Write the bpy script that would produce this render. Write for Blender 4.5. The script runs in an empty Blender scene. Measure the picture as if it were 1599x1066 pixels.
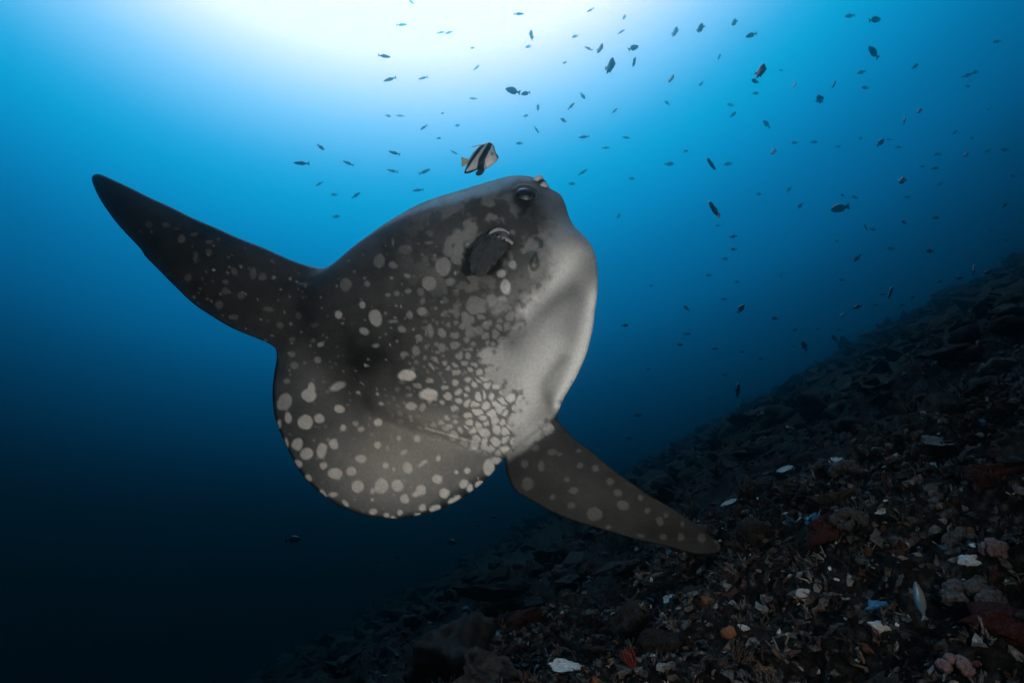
import bpy, bmesh, math, random
import numpy as np
from mathutils import Vector, Matrix, noise as mnoise

# ------------------------------------------------------------------ camera
SC = bpy.context.scene
COL = SC.collection
W, H, FPX = 1599.0, 1066.0, 1066.0            # photograph size, focal length in its pixels (24 mm)
PITCH = math.radians(10)
cam_d = bpy.data.cameras.new('camera')
cam_d.lens = 24.0
cam_d.sensor_width = 36.0
cam_d.clip_start = 0.05
cam_d.clip_end = 500
cam = bpy.data.objects.new('camera', cam_d)
COL.objects.link(cam)
cam.rotation_euler = (math.radians(90) + PITCH, 0, 0)
SC.camera = cam
RC = cam.rotation_euler.to_matrix()
RCn = np.array(RC)


def c2w(X, Y, Z):
    """camera space (right, up, forward) -> world"""
    return RC @ Vector((X, Y, -Z))


def ray(px, py):
    return c2w((px - W / 2) / FPX, (H / 2 - py) / FPX, 1.0)


def at(px, py, z):
    return ray(px, py) * z


# ------------------------------------------------------------------ water light (world)
SUN = ray(600, -680).normalized()
wd = bpy.data.worlds.new('World')
SC.world = wd
wd.use_nodes = True
nt = wd.node_tree
nt.nodes.clear()
wo = nt.nodes.new('ShaderNodeOutputWorld')
bg = nt.nodes.new('ShaderNodeBackground')
tc = nt.nodes.new('ShaderNodeTexCoord')
dt = nt.nodes.new('ShaderNodeVectorMath'); dt.operation = 'DOT_PRODUCT'
dt.inputs[1].default_value = SUN
ac = nt.nodes.new('ShaderNodeMath'); ac.operation = 'ARCCOSINE'
dv = nt.nodes.new('ShaderNodeMath'); dv.operation = 'DIVIDE'
dv.inputs[1].default_value = math.pi
rp = nt.nodes.new('ShaderNodeValToRGB')
nt.links.new(tc.outputs['Generated'], dt.inputs[0])
nt.links.new(dt.outputs['Value'], ac.inputs[0])
nt.links.new(ac.outputs[0], dv.inputs[0])
nt.links.new(dv.outputs[0], rp.inputs[0])
nt.links.new(rp.outputs[0], bg.inputs[0])
nt.links.new(bg.outputs[0], wo.inputs[0])
bg.inputs[1].default_value = 1.0


def lin(c):
    return [((v / 255) / 12.92 if v / 255 <= 0.04045 else ((v / 255 + 0.055) / 1.055) ** 2.4) for v in c]


# light seen through the water at each angle (degrees) away from the brightest direction
STOPS = [(0, (255, 255, 255)), (18, (252, 254, 255)), (22, (242, 250, 255)), (25.5, (225, 241, 254)), (27, (202, 233, 252)), (29, (165, 218, 250)),
         (31, (125, 203, 244)), (33.5, (78, 185, 234)), (35.2, (38, 174, 225)), (37, (0, 162, 215)), (40, (0, 140, 199)), (44.5, (0, 108, 162)),
         (50, (0, 80, 126)), (52, (0, 64, 103)), (55, (0, 47, 78)), (58, (0, 31, 54)), (60, (0, 20, 37)), (62.5, (0, 11, 22)), (68, (0, 4, 8)),
         (72, (0, 2, 5)), (80, (0, 2, 5)), (100, (0, 2, 5)), (180, (0, 2, 4))]
while len(rp.color_ramp.elements) < len(STOPS):
    rp.color_ramp.elements.new(0.5)
for e, (a, c) in zip(rp.color_ramp.elements, STOPS):
    e.position = a / 180.0
for e, (a, c) in zip(rp.color_ramp.elements, STOPS):
    e.position = a / 180.0
    k = 1 + 0.25 * max(0, min(1, (36 - a) / 12))               # the glow round the sun overexposes,
    q = max(0, min(1, (27 - a) / 9))                           # but the light itself is blue-green
    e.color = (*[v * k * g for v, g in zip(lin(c), (2.45 if 23 < a < 36 else 2.0, (1.17 if a > 36 else 1.06) + 0.5 * q, 1.0 + 1.0 * q))], 1)

# daylight filtered by the water
sl = bpy.data.lights.new('sun', 'SUN')
sl.energy = 0.5
sl.angle = math.radians(12)
sl.color = (0.25, 0.70, 1.0)
so = bpy.data.objects.new('sun', sl)
COL.objects.link(so)
so.rotation_euler = SUN.to_track_quat('Z', 'Y').to_euler()


# the photographer's two strobes, on arms beside the camera
def strobe(x, y, z, tx, ty, tz, watts, size, cone, blend):
    d = bpy.data.lights.new('strobe', 'SPOT')
    d.energy = watts
    d.color = (1.0, 0.93, 0.875)
    d.shadow_soft_size = size
    d.spot_size = math.radians(cone)
    d.spot_blend = blend
    o = bpy.data.objects.new('strobe', d)
    COL.objects.link(o)
    o.location = c2w(x, y, z)
    o.rotation_euler = (c2w(x, y, z) - c2w(tx, ty, tz)).to_track_quat('Z', 'Y').to_euler()


strobe(0.85, -0.02, 0.0, 0.15, -0.02, 2.4, 180, 0.07, 98, 1.0)
strobe(-0.75, -0.05, 0.0, -0.15, 0.02, 2.4, 66, 0.07, 80, 1.0)

SC.view_settings.view_transform = 'Standard'
SC.view_settings.look = 'None'
SC.view_settings.exposure = 0
SC.view_settings.gamma = 1
SC.view_settings.use_curve_mapping = False
SC.cycles.volume_bounces = 3
SC.cycles.max_bounces = 7
SC.cycles.diffuse_bounces = 2
SC.cycles.glossy_bounces = 2
SC.cycles.use_denoising = True

rnd = random.Random(11)


# ------------------------------------------------------------------ helpers
def tag(o, label=None, cat=None, group=None, kind=None):
    if label: o['label'] = label
    if cat: o['category'] = cat
    if group: o['group'] = group
    if kind: o['kind'] = kind
    return o


def link(name, me, mat=None, parent=None):
    o = bpy.data.objects.new(name, me)
    COL.objects.link(o)
    if mat is not None and not me.materials:
        me.materials.append(mat)
    if parent:
        o.parent = parent
    return o


def empty(name, loc=(0, 0, 0)):
    o = bpy.data.objects.new(name, None)
    o.empty_display_size = 0.1
    o.location = loc
    COL.objects.link(o)
    return o


def mesh(name, V, F, smooth=True, col=None):
    me = bpy.data.meshes.new(name)
    me.from_pydata([tuple(map(float, v)) for v in V], [], [tuple(map(int, f)) for f in F])
    if smooth:
        me.shade_smooth()
    if col is not None:
        a = me.color_attributes.new('pigment', 'FLOAT_COLOR', 'POINT')
        c = np.ones((len(V), 4), dtype=np.float32)
        c[:, :3] = col
        a.data.foreach_set('color', c.ravel())
    me.update()
    return me


def nodes_mat(name, rough=0.6, spec=0.3):
    m = bpy.data.materials.new(name)
    m.use_nodes = True
    b = m.node_tree.nodes['Principled BSDF']
    b.inputs['Roughness'].default_value = rough
    b.inputs['Specular IOR Level'].default_value = spec
    return m, m.node_tree, b


def pigment_mat(name, rough=0.55, spec=0.3, grain=0.25, gscale=60, bump=0.2, bscale=90):
    """per-vertex pigment with fine procedural grain and relief"""
    m, t, b = nodes_mat(name, rough, spec)
    at_ = t.nodes.new('ShaderNodeAttribute'); at_.attribute_name = 'pigment'
    tcn = t.nodes.new('ShaderNodeTexCoord')
    n1 = t.nodes.new('ShaderNodeTexNoise')
    n1.inputs['Scale'].default_value = gscale
    n1.inputs['Detail'].default_value = 6
    n1.inputs['Roughness'].default_value = 0.65
    t.links.new(tcn.outputs['Object'], n1.inputs['Vector'])
    mr = t.nodes.new('ShaderNodeMapRange')
    mr.inputs[1].default_value = 0.3; mr.inputs[2].default_value = 0.7
    mr.inputs[3].default_value = 1 - grain; mr.inputs[4].default_value = 1 + grain
    t.links.new(n1.outputs[0], mr.inputs[0])
    mx = t.nodes.new('ShaderNodeVectorMath'); mx.operation = 'SCALE'
    t.links.new(at_.outputs['Color'], mx.inputs[0])
    t.links.new(mr.outputs[0], mx.inputs['Scale'])
    t.links.new(mx.outputs[0], b.inputs['Base Color'])
    n2 = t.nodes.new('ShaderNodeTexNoise')
    n2.inputs['Scale'].default_value = bscale
    n2.inputs['Detail'].default_value = 5
    t.links.new(tcn.outputs['Object'], n2.inputs['Vector'])
    bp = t.nodes.new('ShaderNodeBump')
    bp.inputs['Strength'].default_value = bump
    bp.inputs['Distance'].default_value = 0.01
    t.links.new(n2.outputs[0], bp.inputs['Height'])
    t.links.new(bp.outputs[0], b.inputs['Normal'])
    return m


def plain_mat(name, col, rough=0.5, spec=0.3, var=0.25, scale=40, bump=0.3):
    m, t, b = nodes_mat(name, rough, spec)
    tcn = t.nodes.new('ShaderNodeTexCoord')
    n1 = t.nodes.new('ShaderNodeTexNoise')
    n1.inputs['Scale'].default_value = scale
    n1.inputs['Detail'].default_value = 6
    t.links.new(tcn.outputs['Object'], n1.inputs['Vector'])
    r = t.nodes.new('ShaderNodeValToRGB')
    r.color_ramp.elements[0].position = 0.3
    r.color_ramp.elements[1].position = 0.7
    r.color_ramp.elements[0].color = (*[c * (1 - var) for c in col], 1)
    r.color_ramp.elements[1].color = (*[min(1, c * (1 + var)) for c in col], 1)
    t.links.new(n1.outputs[0], r.inputs[0])
    t.links.new(r.outputs[0], b.inputs['Base Color'])
    if bump:
        bp = t.nodes.new('ShaderNodeBump')
        bp.inputs['Strength'].default_value = bump
        bp.inputs['Distance'].default_value = 0.01
        t.links.new(n1.outputs[0], bp.inputs['Height'])
        t.links.new(bp.outputs[0], b.inputs['Normal'])
    return m


def hash2(ix, iy, seed):
    h = (ix.astype(np.int64) * 374761393 + iy.astype(np.int64) * 668265263 + seed * 974711) & 0xFFFFFFFF
    h = ((h ^ (h >> 13)) * 1274126177) & 0xFFFFFFFF
    h = ((h ^ (h >> 16)) * 2246822519) & 0xFFFFFFFF
    return ((h ^ (h >> 15)) & 0xFFFFFF) / float(0xFFFFFF)


def vnoise(x, y, s, seed=0, octaves=3):
    """smooth value noise 0..1, feature size s"""
    out = np.zeros_like(x, dtype=float); amp = 1.0; tot = 0
    for o in range(octaves):
        X = x / s * (2 ** o) + 1000; Y = y / s * (2 ** o) + 1000
        ix = np.floor(X); iy = np.floor(Y); fx = X - ix; fy = Y - iy
        fx = fx * fx * (3 - 2 * fx); fy = fy * fy * (3 - 2 * fy)
        a = hash2(ix, iy, seed + o * 17); b = hash2(ix + 1, iy, seed + o * 17)
        c = hash2(ix, iy + 1, seed + o * 17); d = hash2(ix + 1, iy + 1, seed + o * 17)
        out += amp * ((a * (1 - fx) + b * fx) * (1 - fy) + (c * (1 - fx) + d * fx) * fy)
        tot += amp; amp *= 0.5
    return out / tot


def pnoise(x, y, s, seed=0, oct=3):
    out = np.empty(len(x))
    for i, (a, b) in enumerate(zip(x.tolist(), y.tolist())):
        v = 0.0; k = 1.0 / s; amp = 1.0
        for _ in range(oct):
            v += amp * mnoise.noise((a * k, b * k, seed * 3.7)); k *= 2.1; amp *= 0.5
        out[i] = v
    return 0.5 + 0.5 * out


def worley(x, y, s, seed=0):
    X = x / s + 500; Y = y / s + 500
    ix = np.floor(X); iy = np.floor(Y)
    f1 = np.full(x.shape, 9.0); f2 = np.full(x.shape, 9.0); idv = np.zeros(x.shape)
    for dx in (-1, 0, 1):
        for dy in (-1, 0, 1):
            cx = ix + dx; cy = iy + dy
            qx = cx + hash2(cx, cy, seed); qy = cy + hash2(cx, cy, seed + 5)
            d = np.hypot(X - qx, Y - qy)
            hid = hash2(cx, cy, seed + 9)
            nearer = d < f1
            f2 = np.where(nearer, f1, np.minimum(f2, d))
            idv = np.where(nearer, hid, idv)
            f1 = np.where(nearer, d, f1)
    return f1 * s, f2 * s, idv


def catmull(pts, n=6, closed=True):
    P = np.array(pts, float)
    out = []
    N = len(P)
    for i in range(N if closed else N - 1):
        p0 = P[(i - 1) % N] if closed or i > 0 else P[i]
        p1 = P[i]; p2 = P[(i + 1) % N]
        p3 = P[(i + 2) % N] if closed or i + 2 < N else p2
        for k in range(n):
            t = k / n
            out.append(0.5 * ((2 * p1) + (-p0 + p2) * t + (2 * p0 - 5 * p1 + 4 * p2 - p3) * t * t + (-p0 + 3 * p1 - 3 * p2 + p3) * t ** 3))
    if not closed:
        out.append(P[-1])
    return np.array(out)


def inside(poly, x, y):
    r = np.zeros(x.shape, bool)
    xj, yj = poly[-1]
    for xi, yi in poly:
        if yi != yj:
            c = ((yi > y) != (yj > y)) & (x < (xj - xi) * (y - yi) / (yj - yi) + xi)
            r ^= c
        xj, yj = xi, yi
    return r


def poly_dist(poly, x, y, closed=True):
    """distance and nearest point on a polyline"""
    A = poly; B = np.roll(poly, -1, axis=0)
    if not closed:
        A = A[:-1]; B = B[:-1]
    D = B - A; L2 = (D ** 2).sum(1) + 1e-12
    x = x.ravel(); y = y.ravel()
    dist = np.empty(len(x)); nx = np.empty(len(x)); ny = np.empty(len(x))
    for s in range(0, len(x), 4000):
        px = x[s:s + 4000, None]; py = y[s:s + 4000, None]
        t = np.clip(((px - A[:, 0]) * D[:, 0] + (py - A[:, 1]) * D[:, 1]) / L2, 0, 1)
        qx = A[:, 0] + t * D[:, 0]; qy = A[:, 1] + t * D[:, 1]
        d2 = (px - qx) ** 2 + (py - qy) ** 2
        k = d2.argmin(1); r = np.arange(len(k))
        dist[s:s + 4000] = np.sqrt(d2[r, k]); nx[s:s + 4000] = qx[r, k]; ny[s:s + 4000] = qy[r, k]
    return dist, nx, ny


def grid_fill(poly, step):
    """fill an outline with a regular grid whose rim is snapped onto the outline"""
    x0, y0 = poly.min(0) - step; x1, y1 = poly.max(0) + step
    nx = int((x1 - x0) / step) + 2; ny = int((y1 - y0) / step) + 2
    gx, gy = np.meshgrid(x0 + np.arange(nx) * step, y0 + np.arange(ny) * step)
    m = inside(poly, gx, gy)
    idx = np.arange(nx * ny).reshape(ny, nx)
    a, b, c, d = idx[:-1, :-1], idx[:-1, 1:], idx[1:, 1:], idx[1:, :-1]
    ma, mb, mc, md = m[:-1, :-1], m[:-1, 1:], m[1:, 1:], m[1:, :-1]
    F = [np.stack([q[ma & mb & mc & md] for q in (a, b, c, d)], 1).tolist()]
    for tri, msk in (((a, b, c), ma & mb & mc & ~md), ((b, c, d), mb & mc & md & ~ma),
                     ((c, d, a), mc & md & ma & ~mb), ((d, a, b), md & ma & mb & ~mc)):
        F.append(np.stack([q[msk] for q in tri], 1).tolist())
    F = [tuple(f) for g in F for f in g]
    cnt = {}
    for f in F:
        for i in range(len(f)):
            e = (f[i], f[(i + 1) % len(f)]); k = e if e[0] < e[1] else (e[1], e[0])
            cnt[k] = cnt.get(k, 0) + 1
    rim = set()
    for k, v in cnt.items():
        if v == 1:
            rim.update(k)
    used = sorted({i for f in F for i in f})
    mp = {u: i for i, u in enumerate(used)}
    ux = gx.ravel()[used].copy(); uy = gy.ravel()[used].copy()
    F = [tuple(mp[i] for i in f) for f in F]
    isrim = np.array([u in rim for u in used])
    d, qx, qy = poly_dist(poly, ux, uy)
    ux[isrim] = qx[isrim]; uy[isrim] = qy[isrim]; d[isrim] = 0
    return ux, uy, F, isrim, d


def two_sided(n, F, isrim):
    """index map of the second sheet (shared rim) and all faces"""
    back = np.arange(n); free = ~isrim
    back[free] = n + np.arange(free.sum())
    FF = list(F) + [tuple(back[i] for i in reversed(f)) for f in F]
    return back, free, FF


# ------------------------------------------------------------------ reef slope (structure)
PN = (RC @ Vector((-0.470, 0.854, -0.222))).normalized()   # slope normal (camera space right, up, -forward)
PH = 0.80                                                      # distance of the camera above the slope
P0 = -PN * PH
E1 = RC @ Vector((0, 0, -1)); E1 = (E1 - PN * E1.dot(PN)).normalized()
E2 = E1.cross(PN).normalized()                                 # up the slope, to the right


def relief(a, b):
    v = Vector((a, b, 0.0))
    h = 0.30 * mnoise.noise(v * 0.33 + Vector((3.1, 7.7, 0)))
    h += 0.20 * mnoise.noise(v * 0.9 + Vector((13.1, 2.7, 1)))
    r = 1 - abs(mnoise.noise(v * 2.1 + Vector((5, 1, 2))) * 2)
    h += 0.12 * (r - 0.5)
    h += 0.06 * mnoise.noise(v * 4.7) + 0.035 * mnoise.noise(v * 10.3 + Vector((0, 0, 5))) + 0.02 * mnoise.noise(v * 23.0)
    return h


def ground(a, b):
    return P0 + E1 * a + E2 * b + PN * relief(a, b)


def ground_n(a, b, e=0.03):
    p = ground(a, b)
    return (ground(a + e, b) - p).cross(ground(a, b + e) - p).normalized() * -1


def reef_hit(px, py):
    """first point where the line of sight of a pixel meets the slope -> slope coordinates"""
    d = ray(px, py)
    t = 0.5
    while t < 30:
        p = d * t - P0
        a, b, c = p.dot(E1), p.dot(E2), p.dot(PN)
        if c < relief(a, b):
            return a, b, t
        t += max(0.01, 0.012 * t)
    return None


NG = 400
u = np.linspace(-1, 1, NG)
K = 4.7
ga = 2.6 + 34.0 * np.sinh(K * u) / math.sinh(K)
gb = 0.4 + 30.0 * np.sinh(K * u) / math.sinh(K)
V = []
for a in ga:
    for b in gb:
        V.append(ground(float(a), float(b)))
F = []
for i in range(NG - 1):
    for j in range(NG - 1):
        k = i * NG + j
        F.append((k, k + NG, k + NG + 1, k + 1))
me = mesh('reef_slope', V, F)
if me.polygons[NG * NG // 2].normal.dot(PN) < 0:
    me.flip_normals()


def reef_mat(name, seed, dark=1.0):
    m, t, b = nodes_mat(name, 0.9, 0.03)
    tcn = t.nodes.new('ShaderNodeTexCoord')
    mp = t.nodes.new('ShaderNodeMapping')
    mp.inputs['Location'].default_value = (seed, seed * 2.3, 0)
    t.links.new(tcn.outputs['Object'], mp.inputs['Vector'])

    def nz(scale, detail=6, rough=0.6):
        n = t.nodes.new('ShaderNodeTexNoise')
        n.inputs['Scale'].default_value = scale
        n.inputs['Detail'].default_value = detail
        n.inputs['Roughness'].default_value = rough
        t.links.new(mp.outputs[0], n.inputs['Vector'])
        return n.outputs[0]

    def ramp(src, stops):
        r = t.nodes.new('ShaderNodeValToRGB')
        while len(r.color_ramp.elements) < len(stops):
            r.color_ramp.elements.new(0.5)
        for e, (p, c) in zip(r.color_ramp.elements, stops):
            e.position = p
        for e, (p, c) in zip(r.color_ramp.elements, stops):
            e.position = p
            e.color = (*[v * dark for v in c], 1)
        t.links.new(src, r.inputs[0])
        return r.outputs[0]

    def mix(f, a, c):
        x = t.nodes.new('ShaderNodeMix'); x.data_type = 'RGBA'
        t.links.new(f, x.inputs[0]); t.links.new(a, x.inputs[6]); t.links.new(c, x.inputs[7])
        return x.outputs[2]

    base = ramp(nz(3.0), [(0.30, (0.012, 0.010, 0.010)), (0.42, (0.035, 0.026, 0.022)), (0.5, (0.045, 0.042, 0.040)),
                          (0.58, (0.050, 0.030, 0.026)), (0.70, (0.085, 0.078, 0.070))])
    fine = ramp(nz(26, 8, 0.7), [(0.38, (0.006, 0.005, 0.005)), (0.5, (0.05, 0.043, 0.038)), (0.60, (0.15, 0.135, 0.12)), (0.70, (0.42, 0.40, 0.37))])
    f1 = ramp(nz(9.0), [(0.36, (0, 0, 0)), (0.52, (1 / dark, 1 / dark, 1 / dark))])
    c1 = mix(f1, base, fine)
    red = ramp(nz(40, 4), [(0.4, (0.05, 0.012, 0.012)), (0.7, (0.12, 0.035, 0.030))])
    f2 = ramp(nz(4.3, 5), [(0.60, (0, 0, 0)), (0.68, (0.8 / dark,) * 3)])
    c2 = mix(f2, c1, red)
    t.links.new(c2, b.inputs['Base Color'])
    bp = t.nodes.new('ShaderNodeBump')
    bp.inputs['Strength'].default_value = 0.9
    bp.inputs['Distance'].default_value = 0.040
    t.links.new(nz(30, 8, 0.7), bp.inputs['Height'])
    t.links.new(bp.outputs[0], b.inputs['Normal'])
    return m


REEF = reef_mat('reef_crust', 0, 0.20)
tag(link('reef_slope', me, REEF), kind='structure')

# ------------------------------------------------------------------ sunfish
OUT = [(143.3, 279), (146, 273.5), (152, 271.8), (160, 273.5), (178, 281.4), (207, 295), (236, 309.6), (265.4, 322.7), (300, 340), (335, 355),
       (370, 370.7), (410.8, 386.7), (439.9, 399.8), (469, 411.4), (495, 417.8), (509.7, 418), (524, 412.8), (538.8, 401), (556, 384),
       (575, 369), (595, 354), (620, 338), (650, 321), (680, 308.8), (710, 300), (735.8, 292), (756, 286), (776, 280), (793, 275.5),
       (812, 274), (829.5, 276), (842, 280.5), (852, 289), (863, 296.5), (875, 304), (882.7, 319), (888, 336.7), (896, 352), (908, 364.6),
       (923, 382), (931.5, 407.6), (933.4, 438), (932, 463.4), (929, 485), (925.5, 512.8), (915.7, 552), (905, 577), (899, 590), (890, 605), (881, 620),
       (874, 637), (870, 650), (874, 660), (886, 673), (901, 688), (922, 703), (946, 724), (970, 742), (994, 759), (1015, 773.7), (1039, 787),
       (1066, 803.7), (1090, 820), (1108, 835), (1121, 845), (1126, 853), (1122, 862), (1108, 865.5), (1090, 865), (1075, 862), (1045, 853.5), (1015, 847), (985, 839.8), (955, 830.8),
       (925, 821.7), (895, 812.7), (865, 800.7), (835, 784), (812, 771), (801, 760), (793, 745), (789.5, 730), (788.5, 718), (785, 717.5), (781, 722.9), (764.7, 742.6), (741.7, 763.9),
       (718.8, 778.7), (700, 788.5), (682, 796.7), (662.6, 803), (636, 807), (613, 810), (597, 808.5), (570.7, 805), (544.4, 796), (524.7, 787),
       (505, 773), (482, 752), (465.6, 731), (454, 709.7), (442.7, 686.8), (431, 657), (427, 637.5), (425.6, 611), (428, 585), (432, 560),
       (431, 546), (425, 539.5), (410.8, 532), (381.7, 520.4), (358.5, 510), (329.4, 492.8), (300, 472.5), (271, 444.8), (248, 421.6),
       (227.6, 401), (218.9, 388), (195.6, 363.4), (178, 343), (157.8, 314), (146.5, 291)]
POLY = catmull(OUT, 5)
STEP = 2.0
sx, sy, SF, srim, sd = grid_fill(POLY, STEP)

# half thickness field on a 4-pixel raster
CORE = catmull([(520, 413), (556, 384), (595, 354), (650, 321), (710, 300), (756, 286), (793, 275.5), (829.5, 276), (852, 289), (875, 304),
                (888, 336.7), (908, 364.6), (931.5, 407.6), (932, 463.4), (925.5, 512.8), (915.7, 552), (899, 590), (880, 622), (868, 655),
                (830, 680), (800, 705), (745, 695), (690, 680), (640, 664), (580, 655), (535, 610), (500, 560), (475, 500), (490, 440)], 6)
RS = 4.0
RX0, RY0 = 130.0, 255.0
rw, rh = int((1140 - RX0) / RS), int((880 - RY0) / RS)
rgx, rgy = np.meshgrid(RX0 + np.arange(rw) * RS, RY0 + np.arange(rh) * RS)


def poisson(mask, it=2500):
    p = np.zeros(mask.shape)
    for _ in range(it):
        q = 0.25 * (np.roll(p, 1, 0) + np.roll(p, -1, 0) + np.roll(p, 1, 1) + np.roll(p, -1, 1) + 1)
        p = np.where(mask, q, 0)
    return p


def blur(a, n):
    for _ in range(n):
        a = (np.roll(a, 1, 0) + np.roll(a, -1, 0) + 2 * a) / 4
        a = (np.roll(a, 1, 1) + np.roll(a, -1, 1) + 2 * a) / 4
    return a


mcore = inside(CORE, rgx, rgy)
mall = inside(POLY, rgx, rgy)
ph = poisson(mcore)
wb = 0.235 * (ph / ph.max()) ** 0.55
pf = poisson(mall & ~mcore, 1500)
dall, _, _ = poly_dist(POLY, rgx, rgy)
dall = dall.reshape(rgx.shape)
wf = 0.042 * np.clip(dall / 70, 0, 1) ** 0.6 * mall
WF = blur((wb ** 3 + wf ** 3) ** (1 / 3), 26)


def gauss(x, y, cx, cy, rx, ry=None, ang=0):
    ry = ry or rx
    c, s = math.cos(math.radians(ang)), math.sin(math.radians(ang))
    dx = (x - cx) * c - (y - cy) * s; dy = (x - cx) * s + (y - cy) * c      # ang counter-clockwise as seen
    return np.exp(-(dx / rx) ** 2 - (dy / ry) ** 2)


def seg_dist(x, y, pts):
    return poly_dist(catmull(pts, 6, False), x, y, False)[0].reshape(np.shape(x))


WF += 0.022 * gauss(rgx, rgy, 905, 405, 26, 40) + 0.020 * np.exp(-(seg_dist(rgx, rgy, [(905, 395), (860, 440), (812, 492)]) / 20) ** 2)
WF -= 0.018 * np.exp(-(seg_dist(rgx, rgy, [(905, 465), (860, 490), (800, 545)]) / 22) ** 2)
WF += 0.016 * np.exp(-(seg_dist(rgx, rgy, [(870, 530), (845, 580), (815, 640)]) / 22) ** 2)
WF -= 0.018 * gauss(rgx, rgy, 768, 405, 30, 42, -25)
WF += 0.012 * gauss(rgx, rgy, 640, 615, 60, 40) - 0.012 * gauss(rgx, rgy, 636, 604, 20, 14)
WF += 0.014 * np.exp(-(seg_dist(rgx, rgy, [(600, 640), (665, 665), (740, 684)]) / 13) ** 2)
WF -= 0.010 * np.exp(-(seg_dist(rgx, rgy, [(590, 655), (665, 682), (745, 702)]) / 8) ** 2)
WF += 0.014 * gauss(rgx, rgy, 822, 300, 26, 22)
WF -= 0.012 * gauss(rgx, rgy, 824, 312, 12, 16)
WF -= 0.014 * np.exp(-(seg_dist(rgx, rgy, [(868, 645), (835, 672), (800, 700)]) / 9) ** 2)
WF = WF + 0.004 * (vnoise(rgx, rgy, 45, 3) - 0.5)


def samp(A, x, y):
    fx = np.clip((x - RX0) / RS, 0, rw - 1.01); fy = np.clip((y - RY0) / RS, 0, rh - 1.01)
    ix = fx.astype(int); iy = fy.astype(int); fx = fx - ix; fy = fy - iy
    return (A[iy, ix] * (1 - fx) + A[iy, ix + 1] * fx) * (1 - fy) + (A[iy + 1, ix] * (1 - fx) + A[iy + 1, ix + 1] * fx) * fy


ZF, PU, PV, PA, PB = 2.35, (670 - 799.5) / FPX, (533 - 560) / FPX, -0.15, 0.36
FN = np.array([PA, PB, -1.0]); FN /= np.linalg.norm(FN)          # towards the camera (right, up, forward)


def mid_plane(x, y):
    uu = (x - W / 2) / FPX; vv = (H / 2 - y) / FPX
    z = ZF / (1 - PA * (uu - PU) - PB * (vv - PV))
    # the fins bend: the upper one trails away from the viewer, the lower one as well
    tip = np.clip((480 - x) / 335, 0, 1)
    tip2 = np.clip((x - 880) / 240, 0, 1) * np.clip((y - 640) / 200, 0, 1)
    z = z + 0.10 * tip ** 2 + 0.35 * tip2 ** 1.5
    return np.stack([uu * z, vv * z, z], -1)


def fish_pt(x, y, k=1.0, off=0.0):
    """camera-space point on the fish's near (k=1) or far (k=-1) side"""
    x = np.asarray(x, float); y = np.asarray(y, float)
    return mid_plane(x, y) + FN * (np.asarray(samp(WF, x, y)) * k + off)[..., None]


def to_world(C):
    return np.stack([C[..., 0], C[..., 1], -C[..., 2]], -1) @ RCn.T


ROOT_C = mid_plane(np.array(670.0), np.array(560.0))
ROOT_W = to_world(ROOT_C)
erad = 26 + 60 * gauss(sx, sy, 690, 300, 200, 80) + 22 * gauss(sx, sy, 920, 480, 60, 150)
edge = np.clip(sd / erad, 0, 1)
edge = np.sqrt(np.clip(edge * (2 - edge), 0, 1))
wv = samp(WF, sx, sy) * edge
mp_ = mid_plane(sx, sy)
sback, sfree, SFF = two_sided(len(sx), SF, srim)
front = mp_ + FN * wv[:, None]
backv = (mp_ - FN * wv[:, None])[sfree]
SV = to_world(np.concatenate([front, backv])) - ROOT_W

# --- pigment, laid out on the curved flank
x = W / 2 + front[:, 0] / front[:, 2] * FPX
y = H / 2 - front[:, 1] / front[:, 2] * FPX
wx = x + 7 * (pnoise(x, y, 16, 21, 2) - 0.5); wy = y + 7 * (pnoise(x, y, 16, 22, 2) - 0.5)


def sm(v, a, b):
    t = np.clip((v - a) / (b - a), 0, 1)
    return t * t * (3 - 2 * t)


alb = 0.033 + 0.018 * (pnoise(x, y, 80, 1) - 0.5) + 0.016 * (pnoise(x, y, 22, 2) - 0.5)
dorsal = 1 - sm(x + 0.3 * (y - 480), 400, 540)
alb = alb * (1 - 0.22 * dorsal)
anal = sm((x - 800) * 0.62 + (y - 700), 0, 22) * (y > 640)
alb += 0.125 * gauss(x, y, 620, 730, 120, 75) + 0.105 * gauss(x, y, 700, 665, 85, 34, -15) + 0.035 * gauss(x, y, 490, 590, 60, 50)
alb -= 0.028 * gauss(x, y, 560, 560, 45, 34, -40)
# blotches on the face
blot = sm(pnoise(wx, wy, 26, 31, 3), 0.46, 0.66)
fz = np.clip(gauss(x, y, 775, 385, 100, 85) * 1.5, 0, 1)
alb += fz * (0.008 + 0.085 * blot)
alb += 0.05 * gauss(x, y, 815, 450, 45, 45)
# net of pale cells on the flank
f1, f2, cid = worley(wx + 10 * (pnoise(x, y, 45, 91, 1) - 0.5), wy * 1.1 + 10 * (pnoise(x, y, 45, 92, 1) - 0.5), 15.0, 4)
fb1, fb2, cidb = worley(wx, wy, 20.0, 14)
right = sm(x + 0.25 * (y - 560), 640, 800)
zone = sm(x + 0.35 * (y - 560), 605, 690) * sm(y, 425, 500) * (1 - sm(y - 0.28 * (x - 700), 672, 700)) * (1 - sm(x, 812, 840))
wid = 5.0 - 3.4 * right
rad = 15.0 * (0.18 + 0.20 * cid + 0.22 * right)
cell = np.minimum(sm(f2 - f1, wid, wid + 2.4), 1 - sm(f1, rad - 1.2, rad + 1.2)) * (0.35 + 0.65 * (cid > 0.25 * (1 - right)))
low = sm(y, 520, 640)
cellv = 0.075 + 0.23 * low * (0.35 + 0.65 * right)
netv = 0.045 + 0.075 * low * right
alb = alb * (1 - zone) + zone * (np.maximum(alb * 0.9, netv) * (1 - cell) + (netv + cellv) * cell)
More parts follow.
